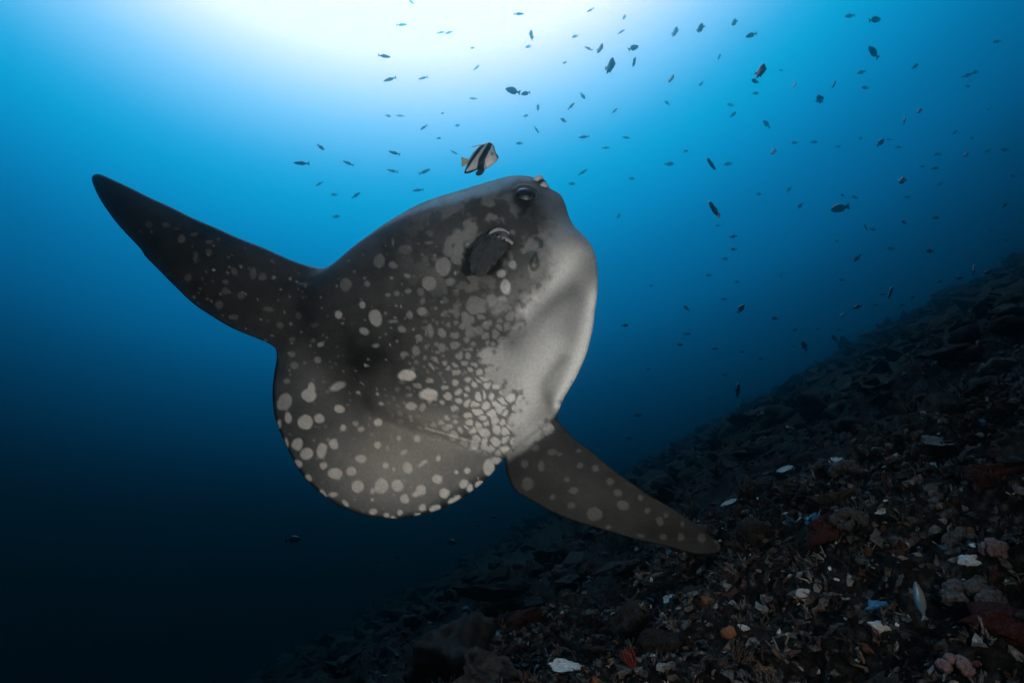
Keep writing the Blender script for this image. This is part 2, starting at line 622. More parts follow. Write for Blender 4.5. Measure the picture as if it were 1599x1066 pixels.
# pale belly
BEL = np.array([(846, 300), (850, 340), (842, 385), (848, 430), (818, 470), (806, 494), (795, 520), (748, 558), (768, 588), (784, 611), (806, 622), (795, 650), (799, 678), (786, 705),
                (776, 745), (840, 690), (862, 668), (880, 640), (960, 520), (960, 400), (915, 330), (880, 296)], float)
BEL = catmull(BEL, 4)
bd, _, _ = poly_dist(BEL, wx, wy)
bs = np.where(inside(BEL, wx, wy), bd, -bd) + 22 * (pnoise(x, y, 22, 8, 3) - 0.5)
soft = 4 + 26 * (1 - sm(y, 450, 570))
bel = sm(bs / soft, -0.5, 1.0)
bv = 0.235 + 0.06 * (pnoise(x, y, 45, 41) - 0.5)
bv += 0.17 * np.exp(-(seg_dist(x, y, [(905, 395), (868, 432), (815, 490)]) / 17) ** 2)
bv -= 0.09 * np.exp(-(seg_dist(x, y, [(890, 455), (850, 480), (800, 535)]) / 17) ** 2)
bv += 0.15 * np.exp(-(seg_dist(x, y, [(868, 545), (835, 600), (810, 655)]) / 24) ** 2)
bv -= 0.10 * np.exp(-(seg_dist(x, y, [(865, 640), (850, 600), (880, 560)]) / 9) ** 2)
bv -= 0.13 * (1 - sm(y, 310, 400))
lit_keel = np.exp(-(np.maximum(sd - 3, 0) / (4 + 9 * gauss(x, y, 920, 520, 90, 90))) ** 2) * sm(y, 425, 480) * (1 - sm(y, 630, 650)) * (x > 850)  # white belly edge, raised further to paint in its rim light
bv += 0.46 * lit_keel
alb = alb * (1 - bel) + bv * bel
# dark marks at the belly margin
mk = sm(pnoise(wx, wy, 10, 51, 2), 0.60, 0.70) * np.exp(-((bs - 6) / 9) ** 2)
alb *= 1 - 0.55 * mk
# lower fin: dark
alb = alb * (1 - anal) + (0.020 + 0.010 * (pnoise(x, y, 40, 61) - 0.5)) * anal

SP = []          # traced spots: x, y, rx, ry, tilt, value


def zspots(ox, oy, s, val, lst):
    for q in lst:
        X, Y, rx, ry = q[:4]; an = q[4] if len(q) > 4 else 0; v = q[5] if len(q) > 5 else val
        SP.append((ox + X * s, oy + Y * s, rx * s, ry * s, an, v))


zspots(400, 480, .3282, 0.30, [
    (390, 35, 16, 16, 0, .24), (567, 50, 30, 38, 20, .2), (512, 112, 20, 16, -20, .18), (306, 178, 15, 12, 20, .3), (292, 248, 18, 16, 0, .2), (182, 278, 20, 18, 0, .13),
    (652, 66, 24, 10, 0, .12), (695, 105, 20, 16, 0, .14), (790, 20, 20, 16, 0, .12), (262, 380, 18, 24), (250, 418, 36, 32), (135, 450, 34, 44, -20, .22),
    (390, 375, 38, 18, 20), (395, 480, 24, 18), (150, 525, 17, 28), (108, 557, 10, 20), (235, 546, 36, 36), (302, 527, 24, 22), (414, 573, 15, 15),
    (472, 552, 14, 10, 0, .2), (497, 577, 18, 13, 0, .22), (580, 542, 20, 18, 30, .34), (487, 405, 10, 8), (596, 458, 12, 7), (577, 412, 6, 6), (715, 322, 40, 26, 0, .33), (820, 413, 43, 28, 0, .36),
    (737, 470, 28, 18), (143, 645, 10, 26, 15), (197, 650, 24, 26), (240, 694, 32, 26, 20), (312, 678, 22, 34), (367, 650, 22, 24), (200, 743, 20, 18, -40), (318, 750, 18, 17),
    (376, 790, 34, 26), (455, 778, 23, 23), (500, 718, 26, 20), (578, 652, 18, 14), (614, 750, 14, 14), (484, 850, 27, 27), (595, 850, 34, 38), (552, 872, 12, 14), (672, 844, 26, 28, 30),
    (785, 868, 24, 24), (772, 884, 34, 13, 15), (722, 763, 22, 24), (862, 818, 22, 22), (895, 880, 22, 22), (704, 908, 20, 22), (703, 687, 17, 11, 30), (790, 742, 24, 9, 30), (765, 625, 14, 16),
    (680, 620, 10, 13), (865, 715, 12, 14), (790, 950, 17, 17), (850, 955, 26, 17, 20), (765, 985, 18, 8), (682, 973, 13, 12), (622, 990, 12, 10), (655, 1000, 18, 6),
    (555, 972, 18, 16), (425, 930, 20, 11, -40), (365, 890, 20, 9), (320, 885, 24, 10, -40), (250, 812, 20, 14, -45), (145, 350, 13, 13, 0, .15), (168, 222, 16, 14, 0, .13), (655, 770, 8, 8), (552, 913, 7, 7),
    (570, 182, 14, 8, 15, .15), (520, 275, 5, 6), (700, 222, 16, 14, 0, .13), (625, 670, 9, 13, 0, .2)])
zspots(640, 480, .3282, 0.31, [
    (165, 880, 23, 22), (130, 817, 22, 22), (255, 838, 22, 20), (212, 915, 34, 15, 25), (288, 860, 15, 20, -20), (333, 838, 24, 15, 45), (376, 762, 26, 38, 0, .27), (412, 730, 28, 16, 0, .27),
    (272, 778, 14, 14), (220, 783, 10, 10), (310, 652, 20, 22, 0, .36), (355, 663, 16, 15, 0, .36), (410, 635, 26, 12, 0, .36), (134, 715, 12, 14, 0, .2), (400, 530, 16, 34, 0, .36), (425, 480, 18, 26, 15, .36),
    (412, 588, 18, 16, 0, .36), (450, 588, 16, 16, 0, .36), (365, 602, 15, 16, 0, .34), (330, 570, 14, 20, 0, .34)])
zspots(760, 580, .3003, 0.052, [
    (250, 393, 20, 18), (340, 415, 24, 18), (378, 432, 16, 10), (198, 480, 20, 18), (285, 490, 16, 24), (485, 490, 16, 14), (567, 507, 18, 16), (415, 560, 14, 14), (213, 583, 32, 34),
    (450, 620, 22, 18), (340, 652, 13, 12), (640, 575, 20, 18), (682, 628, 20, 16), (440, 698, 22, 14), (710, 695, 32, 28), (560, 742, 42, 34), (835, 722, 16, 14), (900, 776, 17, 20),
    (932, 748, 14, 12), (1010, 857, 18, 20), (1118, 868, 22, 24), (918, 857, 16, 14), (1020, 790, 10, 14), (797, 655, 14, 14), (478, 415, 10, 10), (635, 808, 16, 12), (800, 853, 20, 9), (1190, 880, 10, 10)])
zspots(120, 250, .2908, 0.075, [
    (383, 345, 18, 18), (478, 348, 18, 14), (562, 425, 22, 20, 0, .10), (710, 495, 20, 16), (600, 628, 20, 20), (845, 595, 16, 22, 20), (950, 605, 18, 30), (1000, 625, 20, 22), (1058, 630, 10, 10, 0, .16), (795, 655, 16, 14),
    (800, 702, 20, 18), (885, 725, 22, 22), (765, 775, 22, 22), (845, 842, 18, 14), (1030, 800, 28, 14), (735, 590, 6, 5, 0, .5), (1190, 835, 16, 18), (1090, 885, 18, 16), (1280, 885, 20, 12), (1270, 968, 14, 12, 0, .12),
    (1310, 992, 16, 13, 20, .3), (1405, 828, 18, 20, 0, .26), (1445, 668, 30, 30, 0, .10), (1220, 665, 26, 6, 0, .1), (1145, 637, 8, 8, 0, .16), (630, 395, 18, 9), (640, 515, 12, 22), (708, 438, 20, 10), (1155, 960, 18, 12), (760, 425, 9, 9),
    (400, 385, 5, 8, 0, .12), (343, 383, 6, 5, 0, .12), (640, 545, 8, 8), (675, 635, 6, 8), (655, 710, 5, 4, 0, .15), (535, 370, 14, 5)])
zspots(480, 340, .15, 0.125, [
    (395, 695, 55, 62, 0, .1), (620, 690, 28, 28), (745, 450, 55, 70, 20, .10), (895, 490, 45, 28, -15), (1045, 605, 34, 18, -25, .16), (875, 625, 16, 12, 0, .2), (1265, 685, 75, 70, -25, .15), (1415, 505, 75, 95, 0, .15),
    (1485, 660, 45, 40), (1485, 340, 38, 40), (1570, 310, 40, 90, -20, .14), (1265, 265, 40, 18, 0, .1), (1020, 330, 70, 50, 0, .08), (1050, 765, 38, 24), (935, 785, 30, 30, 0, .12), (835, 805, 28, 20), (1195, 970, 48, 36, 0, .14),
    (570, 905, 34, 34, 0, .22), (1070, 1010, 32, 40), (1180, 770, 35, 40, 20, .09), (1550, 450, 60, 40, -20, .12), (1540, 575, 12, 18, 0, .24), (890, 255, 10, 40, 0, .12), (1200, 870, 26, 34, 0, .1), (1335, 940, 18, 18), (1430, 990, 30, 34, 0, .1)])
zspots(640, 360, .1876, 0.17, [
    (858, 285, 34, 34, 0, .3), (762, 355, 38, 32, 20, .38), (797, 465, 40, 60, 10, .30), (545, 625, 75, 75, 0, .12), (680, 580, 40, 50, 0, .15), (770, 570, 45, 25, 0, .17), (745, 640, 40, 40, 0, .13), (470, 745, 35, 60, 10, .12), (500, 840, 40, 55, 0, .11),
    (170, 830, 26, 55, 0, .13), (265, 850, 34, 42, 10, .14), (80, 895, 32, 30, 0, .13), (268, 970, 30, 38, 0, .13), (50, 1000, 32, 34, 0, .13), (330, 160, 36, 36, 0, .12), (400, 230, 60, 40, -20, .12), (485, 125, 26, 22, 0, .16), (405, 155, 40, 60, -20, .14), (430, 460, 50, 40, 20, .08),
    (385, 670, 25, 60, 0, .1), (575, 830, 36, 40, 0, .10), (470, 60, 70, 45, 0, .11)])
r2 = np.random.default_rng(5)
for _ in range(420):
    px, py = r2.uniform(300, 800), r2.uniform(380, 800)
    SP.append((px, py, *(r2.uniform(0.8, 2.2, 2)), 0, 0.10 + 0.1 * r2.random()))
for q in SP:
    c, s = math.cos(math.radians(q[4])), math.sin(math.radians(q[4]))
    R = max(q[2], q[3]) + 6
    k = np.nonzero((np.abs(x - q[0]) < R) & (np.abs(y - q[1]) < R))[0]
    wob = 0.55 if q[2] > 3 else 0.1
    dx = (x[k] + wob * (wx[k] - x[k])) - q[0]; dy = (y[k] + wob * (wy[k] - y[k])) - q[1]
    e = np.sqrt(((dx * c - dy * s) / q[2]) ** 2 + ((dx * s + dy * c) / q[3]) ** 2)
    wdt = 1.3 / max(2.0, min(q[2], q[3]))
    m_ = 1 - sm(e, 1 - wdt, 1 + wdt)
    v = q[5] * (0.9 + 0.2 * vnoise(x[k], y[k], 10, 71, 2))
    alb[k] = np.where(m_ > 0, np.maximum(alb[k], alb[k] * (1 - m_) + v * m_), alb[k])
# scar line on the tail fold, dark eye patch, gill scar, shaded fin hollow, dark tail rim
sl_ = seg_dist(x, y, [(664, 668), (699, 678), (738, 689)])
alb += 0.20 * (1 - sm(sl_, 0.8, 2.4))
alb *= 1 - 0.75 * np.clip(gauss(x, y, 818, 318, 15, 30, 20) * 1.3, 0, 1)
alb *= 1 - 0.8 * np.clip(gauss(x, y, 766, 402, 26, 38, -28) * 1.4, 0, 1)  # shade painted into the hollow under the pectoral fin
gl = seg_dist(x, y, [(836, 396), (829, 409), (832, 421), (840, 414), (837, 398)])
alb *= 1 - 0.6 * (1 - sm(gl, 1.2, 4))
for (mx_, my_, mr_) in [(844, 376, 5), (836, 372, 4), (812, 455, 3), (815, 431, 2), (811, 470, 3), (818, 500, 3), (876, 627, 4), (878, 630, 3), (813, 641, 3)]:
    alb *= 1 - 0.6 * gauss(x, y, mx_, my_, mr_)
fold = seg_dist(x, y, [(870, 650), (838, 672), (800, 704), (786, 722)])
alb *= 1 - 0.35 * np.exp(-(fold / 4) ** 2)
tailrim = (1 - sm(sd, 1.5, 6 + 5 * vnoise(x, y, 20, 81, 1))) * (y > 560) * (x < 800)
alb *= 1 - 0.75 * tailrim * (alb < 0.18)
alb = np.clip(alb, 0.012, 0.62)
warm = np.clip((alb - 0.04) / 0.1, 0, 1) * gauss(x, y, 600, 680, 170, 110)
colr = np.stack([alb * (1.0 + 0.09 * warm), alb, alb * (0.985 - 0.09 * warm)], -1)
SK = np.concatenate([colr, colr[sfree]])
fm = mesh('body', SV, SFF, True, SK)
bm = bmesh.new(); bm.from_mesh(fm)
bmesh.ops.recalc_face_normals(bm, faces=bm.faces)
bm.to_mesh(fm); bm.free(); fm.shade_smooth()
SKIN = pigment_mat('sunfish_skin', rough=0.55, spec=0.06, grain=0.15, gscale=100, bump=0.24, bscale=170)
fish = empty('sunfish', Vector(ROOT_W))
tag(fish, 'huge grey sunfish with pale spots, tall fins and a white belly', 'sunfish')
link('body', fm, SKIN, fish)
DARK = plain_mat('dark_fin', (0.028, 0.027, 0.026), 0.6, 0.15, 0.4, 45, 0.4)
EYEM = plain_mat('eye_black', (0.008, 0.009, 0.012), 0.4, 0.2, 0.1, 10, 0)
IRIS = plain_mat('eye_iris', (0.022, 0.022, 0.022), 0.4, 0.3, 0.5, 120, 0.1)
LIPM = plain_mat('lip_pale', (0.34, 0.33, 0.34), 0.45, 0.3, 0.2, 60, 0.2)
MOUTH = plain_mat('mouth_dark', (0.01, 0.01, 0.012), 0.5, 0.2, 0.2, 60, 0)


def ellipsoid(name, centre, ax, mat, parent, org, sub=3, nz=0.0):
    """ax: three world vectors (semi axes)"""
    b_ = bmesh.new()
    bmesh.ops.create_icosphere(b_, subdivisions=sub, radius=1)
    for v in b_.verts:
        k = 1 + nz * mnoise.noise(v.co * 2.1)
        v.co = (ax[0] * v.co.x + ax[1] * v.co.y + ax[2] * v.co.z) * k + centre - org
    bmesh.ops.recalc_face_normals(b_, faces=b_.faces)
    m_ = bpy.data.meshes.new(name); b_.to_mesh(m_); b_.free(); m_.shade_smooth()
    return link(name, m_, mat, parent)


def seat(px, py):
    """mid-plane coordinates of the flank point seen at a pixel"""
    px = np.asarray(px, float); py = np.asarray(py, float)
    qx, qy = px.copy(), py.copy()
    for _ in range(12):
        c = fish_pt(qx, qy)
        qx = qx + 0.7 * (px - (W / 2 + c[..., 0] / c[..., 2] * FPX)); qy = qy + 0.7 * (py - (H / 2 - c[..., 1] / c[..., 2] * FPX))
    return qx, qy


def fw(px, py, k=1.0, off=0.0):
    qx, qy = seat(px, py)
    return Vector(to_world(fish_pt(qx, qy, k, off)))


FO = Vector(ROOT_W)
FNW = Vector(to_world(FN[None, :])[0])
RT = c2w(1, 0, 0); UP = c2w(0, 1, 0); FWD = c2w(0, 0, 1)
def tube(pts, radii, n=8):
    V = []; F = []
    for i, p in enumerate(pts):
        t = (pts[min(i + 1, len(pts) - 1)] - pts[max(i - 1, 0)]).normalized()
        a = t.orthogonal().normalized(); b = t.cross(a)
        if i:                                   # keep the frame steady
            a = (pa - t * pa.dot(t)).normalized(); b = t.cross(a)
        pa = a
        for j in range(n):
            q = j / n * 2 * math.pi
            V.append(p + (a * math.cos(q) + b * math.sin(q)) * radii[i])
    for i in range(len(pts) - 1):
        for j in range(n):
            F.append((i * n + j, i * n + (j + 1) % n, (i + 1) * n + (j + 1) % n, (i + 1) * n + j))
    F.append(tuple(range(n - 1, -1, -1))); F.append(tuple(range((len(pts) - 1) * n, len(pts) * n)))
    return V, F


# eyes: dark iris ball with a black pupil cap and a fleshy brow, one on each flank
BROW = plain_mat('brow_skin', (0.035, 0.035, 0.035), 0.5, 0.2, 0.4, 60, 0.3)
for k in (1, -1):
    ec = fw(817, 305, 1.0 * k, -0.020 * k)
    nrm = (FNW * k + UP * 0.30 + RT * 0.10).normalized()
    t1 = (RT - nrm * RT.dot(nrm)).normalized(); t2 = nrm.cross(t1)
    if t2.dot(UP) < 0: t2 = -t2
    e = ellipsoid('eye', ec, (t1 * 0.040, t2 * 0.036, nrm * 0.034), IRIS, fish, FO, 3)
    ellipsoid('pupil', ec + nrm * 0.008, (t1 * 0.034, t2 * 0.030, nrm * 0.029), EYEM, e, FO, 3)
    pts = []
    for i in range(13):
        a = math.radians(-25 + 230 * i / 12)
        pts.append(ec + t1 * math.cos(a) * 0.044 + t2 * math.sin(a) * 0.040 + nrm * 0.012 - FO)
    V, F = tube(pts, [0.004 + 0.009 * math.sin(math.pi * i / 12) for i in range(13)], 8)
    link('brow', mesh('brow', V, F), BROW, e)

# mouth at the snout: pale swollen lips, the upper one longer, round a dark gape
mc_ = Vector(to_world(mid_plane(np.array(846.0), np.array(290.0))))
dirm = (UP * 0.62 + RT * 0.78 + FWD * 0.1).normalized()
s1 = FNW.cross(dirm).normalized(); s2 = dirm.cross(s1).normalized()
if s1.dot(UP) < 0: s1 = -s1
lip_u = ellipsoid('upper_lip', mc_ + s1 * 0.020 - dirm * 0.004, (s1 * 0.014, s2 * 0.040, dirm * 0.028), LIPM, fish, FO, 3, 0.12)
lip_l = ellipsoid('lower_lip', mc_ - s1 * 0.018 - dirm * 0.008, (s1 * 0.016, s2 * 0.042, dirm * 0.026), LIPM, fish, FO, 3, 0.12)
ellipsoid('gape', mc_ - dirm * 0.001, (s1 * 0.016, s2 * 0.034, dirm * 0.022), MOUTH, lip_u, FO, 3, 0.1)

# pectoral fin, folded back over the flank, and its fleshy root
PF = catmull([(763, 372), (751, 376), (741, 390), (736, 408), (736, 424), (741, 438), (752, 447), (763, 443), (773, 433), (781, 418), (791, 402), (799, 387), (790, 377), (776, 372)], 5)
px_, py_, PFF, prim, pdd = grid_fill(PF, 2.5)
lift = np.clip((py_ - 372) / 75, 0, 1)
rib = 0.0042 * np.sin(np.arctan2(px_ - 778, py_ - 355) * 38)
base = fish_pt(*seat(px_, py_), 1.0, 0.0)
pb, pfree, PFA = two_sided(len(px_), PFF, prim)
off = 0.014 + 0.05 * lift ** 1.3 + 0.010 * np.cos((px_ - 765) / 22)
th = 0.004 * np.sqrt(np.clip(pdd / 10, 0, 1))
PV_ = to_world(np.concatenate([base + FN * (off + th + rib)[:, None], (base + FN * (off - th + rib)[:, None])[pfree]])) - ROOT_W
pm = mesh('pectoral_fin', PV_, PFA)
bm = bmesh.new(); bm.from_mesh(pm); bmesh.ops.recalc_face_normals(bm, faces=bm.faces); bm.to_mesh(pm); bm.free(); pm.shade_smooth()
pec = link('pectoral_fin', pm, DARK, fish)


SKIN2 = plain_mat('fin_root_skin', (0.17, 0.165, 0.16), 0.4, 0.4, 0.3, 60, 0.2)
for pts, rad in (([(764, 374), (768, 366), (778, 362), (788, 363), (796, 368)], 0.006), ([(760, 379), (772, 376), (786, 377), (797, 381), (802, 384)], 0.010)):
    cp = [fw(a, b, 1.0, 0.014) - FO for a, b in catmull(pts, 4, False)]
    n_ = len(cp)
    V, F = tube(cp, [rad * (0.45 + 0.55 * math.sin(math.pi * min(0.95, max(0.08, i / (n_ - 1))))) for i in range(n_)], 8)
    link('fin_root', mesh('fin_root', V, F), SKIN2, pec)

# ------------------------------------------------------------------ small fish
def fish_mesh(name, outline, step, thick, colfun, rim_r, n=5):
    P = catmull(outline, n)
    fx, fy, FF_, r_, d_ = grid_fill(P, step)
    e = np.clip(d_ / rim_r, 0, 1)
    w_ = thick(fx, fy) * np.sqrt(np.clip(e * (2 - e), 0, 1))
    b_, fr, FA = two_sided(len(fx), FF_, r_)
    A = np.stack([fx, w_, fy], -1); B = np.stack([fx, -w_, fy], -1)[fr]
    c = colfun(fx, fy)
    m_ = mesh(name, np.concatenate([A, B]), FA, True, np.concatenate([c, c[fr]]))
    q = bmesh.new(); q.from_mesh(m_); bmesh.ops.recalc_face_normals(q, faces=q.faces); q.to_mesh(m_); q.free(); m_.shade_smooth()
    return m_


FISHM = pigment_mat('small_fish_scales', rough=0.4, spec=0.4, grain=0.2, gscale=30, bump=0.05, bscale=60)


def cam_matrix(px, py, z, ang, yaw, size, flip=False):
    """a fish whose length lies along an in-picture angle, turned by yaw about its own height"""
    a = math.radians(ang)
    X = RT * math.cos(a) + UP * math.sin(a)
    Z = -RT * math.sin(a) + UP * math.cos(a)
    if flip: X = -X
    Y = Z.cross(X).normalized()
    M = Matrix((X, Y, Z)).transposed() @ Matrix.Rotation(math.radians(yaw), 3, 'Z') @ Matrix.Scale(size, 3)
    M4 = M.to_4x4(); M4.translation = at(px, py, z)
    return M4


# the striped bannerfish above the sunfish's head: traced in its own plane, length 53 px at 3.0 m
BZ = 3.0
bs_ = BZ / FPX / 14.21


def bxy(p):
    return ((p[0] - 740) * bs_, (540 - p[1]) * bs_)


BO = [(1122, 518), (1098, 470), (1058, 410), (1036, 330), (1006, 245), (955, 196), (890, 178), (815, 212), (748, 226), (660, 285), (565, 372), (505, 452), (455, 532),
      (428, 562), (425, 625), (402, 672), (372, 750), (345, 828), (372, 858), (480, 846), (600, 800), (660, 785), (760, 785), (840, 768), (900, 738), (1000, 672), (1080, 604), (1112, 556)]
bo = [bxy(p) for p in BO]


def bcol(fx, fy):
    X = fx / bs_ + 740; Y = 540 - fy / bs_
    wob = 14 * (vnoise(X, Y, 60, 3, 2) - 0.5)
    c = np.tile(np.array([0.42, 0.42, 0.42]), (len(X), 1))
    l1 = np.interp(Y, [170, 250, 420, 560, 760, 900], [905, 880, 790, 705, 640, 600]) + wob
    r1 = np.interp(Y, [170, 250, 420, 560, 760, 900], [1010, 985, 930, 862, 800, 770]) + wob
    b1 = sm(X, l1 - 8, l1 + 8) * (1 - sm(X, r1 - 8, r1 + 8))
    l2 = np.interp(Y, [220, 270, 480, 640, 830], [760, 715, 560, 452, 350]) + wob
    r2_ = np.interp(Y, [220, 270, 430, 600, 810], [860, 820, 700, 565, 400]) + wob
    b2 = sm(X, l2 - 8, l2 + 8) * (1 - sm(X, r2_ - 8, r2_ + 8))
    fore = sm(X, np.interp(Y, [230, 420, 520], [990, 1045, 1085]) - 6, np.interp(Y, [230, 420, 520], [990, 1045, 1085]) + 8) * (Y < 540)
    bot = sm(Y, np.interp(X, [380, 640], [838, 768]) - 5, np.interp(X, [380, 640], [838, 768]) + 6) * (X < 660)
    eye = np.exp(-((X - 995) / 32) ** 2 - ((Y - 468) / 40) ** 2)
    k = np.clip(b1 + b2 + fore + bot + 0.8 * eye, 0, 1)[:, None]
    c = c * (1 - k) + np.array([0.008, 0.009, 0.012]) * k
    wh = sm(Y - 0.2 * (1000 - X), 580, 660) * (X > 860)  # belly highlight painted into the pigment
    c = c + (wh * 0.3)[:, None]
    return c


hero = empty('bannerfish', at(740 / 14.21 + 700, 540 / 14.21 + 210, BZ))
tag(hero, 'black and white striped bannerfish with yellow tail above the sunfish\'s head', 'fish')
hrot = Matrix((RT, (UP.cross(RT)).normalized(), UP)).transposed() @ Matrix.Rotation(math.radians(-8), 3, 'Z')
hero.rotation_euler = hrot.to_euler()
hb = fish_mesh('body', bo, 9 * bs_, lambda a, b: 0.017 + 0.012 * np.exp(-((a - 0.02) / 0.045) ** 2 - (b / 0.04) ** 2), bcol, 0.028)
link('body', hb, FISHM, hero)


def thin_fin(name, pts, col, parent, th=0.0015):
    P = [bxy(p) for p in pts]
    m_ = fish_mesh(name, P, 8 * bs_, lambda a, b: np.full(len(a), th), lambda a, b: np.tile(np.array(col), (len(a), 1)), 0.004)
    return link(name, m_, FISHM, parent)


thin_fin('tail_fin', [(440, 548), (390, 520), (300, 488), (280, 500), (290, 590), (284, 690), (300, 702), (350, 690), (400, 655), (435, 630)], (0.36, 0.34, 0.16), hero)
thin_fin('pelvic_fin', [(690, 770), (630, 820), (602, 870), (640, 912), (700, 912), (760, 880), (800, 820), (808, 770), (750, 760)], (0.008, 0.009, 0.013), hero, 0.003)
thin_fin('dorsal_fin', [(850, 205), (760, 214), (650, 235), (520, 262), (440, 288), (520, 275), (650, 262), (740, 250), (790, 240)], (0.5, 0.5, 0.5), hero, 0.0012)
hx = bxy((995, 468))
for s_ in (1, -1):
    b_ = bmesh.new(); bmesh.ops.create_icosphere(b_, subdivisions=2, radius=0.0048)
    for v in b_.verts:
        v.co.y *= 0.5; v.co += Vector((hx[0], s_ * 0.0175, hx[1]))
    m_ = bpy.data.meshes.new('eye'); b_.to_mesh(m_); b_.free(); m_.shade_smooth()
    link('eye', m_, EYEM, hero)

# school: three body shapes of unit length, nose towards +X
OVAL = [(0.5, 0.0), (0.43, 0.09), (0.30, 0.17), (0.12, 0.235), (-0.05, 0.235), (-0.18, 0.17), (-0.27, 0.07), (-0.33, 0.055), (-0.42, 0.15), (-0.5, 0.19), (-0.47, 0.05),
        (-0.46, 0.0), (-0.47, -0.05), (-0.5, -0.18), (-0.42, -0.14), (-0.33, -0.05), (-0.27, -0.07), (-0.18, -0.18), (-0.06, -0.22), (0.10, -0.20), (0.28, -0.16), (0.43, -0.08)]
SLIM = [(0.5, 0.0), (0.42, 0.055), (0.28, 0.10), (0.10, 0.125), (0.0, 0.15), (-0.12, 0.12), (-0.25, 0.06), (-0.33, 0.035), (-0.42, 0.11), (-0.5, 0.17), (-0.45, 0.03),
        (-0.45, -0.03), (-0.5, -0.16), (-0.42, -0.10), (-0.33, -0.035), (-0.25, -0.055), (-0.12, -0.12), (0.05, -0.12), (0.25, -0.095), (0.42, -0.05)]
DISC = [(0.5, -0.03), (0.44, 0.03), (0.36, 0.12), (0.28, 0.26), (0.18, 0.38), (0.05, 0.42), (-0.12, 0.33), (-0.25, 0.17), (-0.32, 0.07), (-0.36, 0.06), (-0.5, 0.12), (-0.48, 0.0), (-0.5, -0.12),
        (-0.36, -0.07), (-0.32, -0.08), (-0.30, -0.20), (-0.26, -0.36), (-0.14, -0.34), (0.0, -0.30), (0.03, -0.40), (0.10, -0.40), (0.14, -0.29), (0.28, -0.22), (0.42, -0.11)]
BULK = [(0.5, -0.02), (0.46, 0.06), (0.34, 0.14), (0.18, 0.185), (0.0, 0.19), (-0.15, 0.14), (-0.25, 0.085), (-0.33, 0.075), (-0.40, 0.13), (-0.5, 0.14), (-0.49, 0.0),
        (-0.5, -0.13), (-0.40, -0.11), (-0.33, -0.06), (-0.25, -0.075), (-0.16, -0.14), (-0.02, -0.17), (0.2, -0.17), (0.38, -0.12), (0.47, -0.07)]


def body_thick(t):
    return lambda a, b: t * np.clip(0.12 + 0.95 * np.exp(-((a - 0.12) / 0.33) ** 2), 0, 1)


def dk(top, belly, stripe=False):
    def f(a, b):
        k = sm(b, -0.16, 0.02)[:, None]
        c = np.array(belly) * (1 - k) + np.array(top) * k
        if stripe:
            s = (np.abs(a + 0.35 * b - 0.02) < 0.075)[:, None]
            c = np.where(s, np.array((0.40, 0.40, 0.40)), np.array((0.01, 0.01, 0.012)))
        return c
    return f


KIND = {
    'oval': fish_mesh('reef_fish', OVAL, 0.035, body_thick(0.085), dk((0.006, 0.008, 0.011), (0.010, 0.013, 0.017)), 0.16),
    'slim': fish_mesh('slender_fish', SLIM, 0.03, body_thick(0.07), dk((0.010, 0.016, 0.022), (0.03, 0.04, 0.05)), 0.09),
    'disc': fish_mesh('disc_fish', DISC, 0.035, body_thick(0.075), dk((0.005, 0.007, 0.010), (0.008, 0.010, 0.013)), 0.2),
    'band': fish_mesh('banded_fish', DISC, 0.022, body_thick(0.075), dk(0, 0, True), 0.2),
    'bulk': fish_mesh('bulky_fish', BULK, 0.03, body_thick(0.095), dk((0.006, 0.008, 0.011), (0.010, 0.012, 0.016)), 0.13),
    'pale': fish_mesh('pale_backed_fish', OVAL, 0.03, body_thick(0.085), dk((0.30, 0.32, 0.34), (0.02, 0.02, 0.024)), 0.16),
}
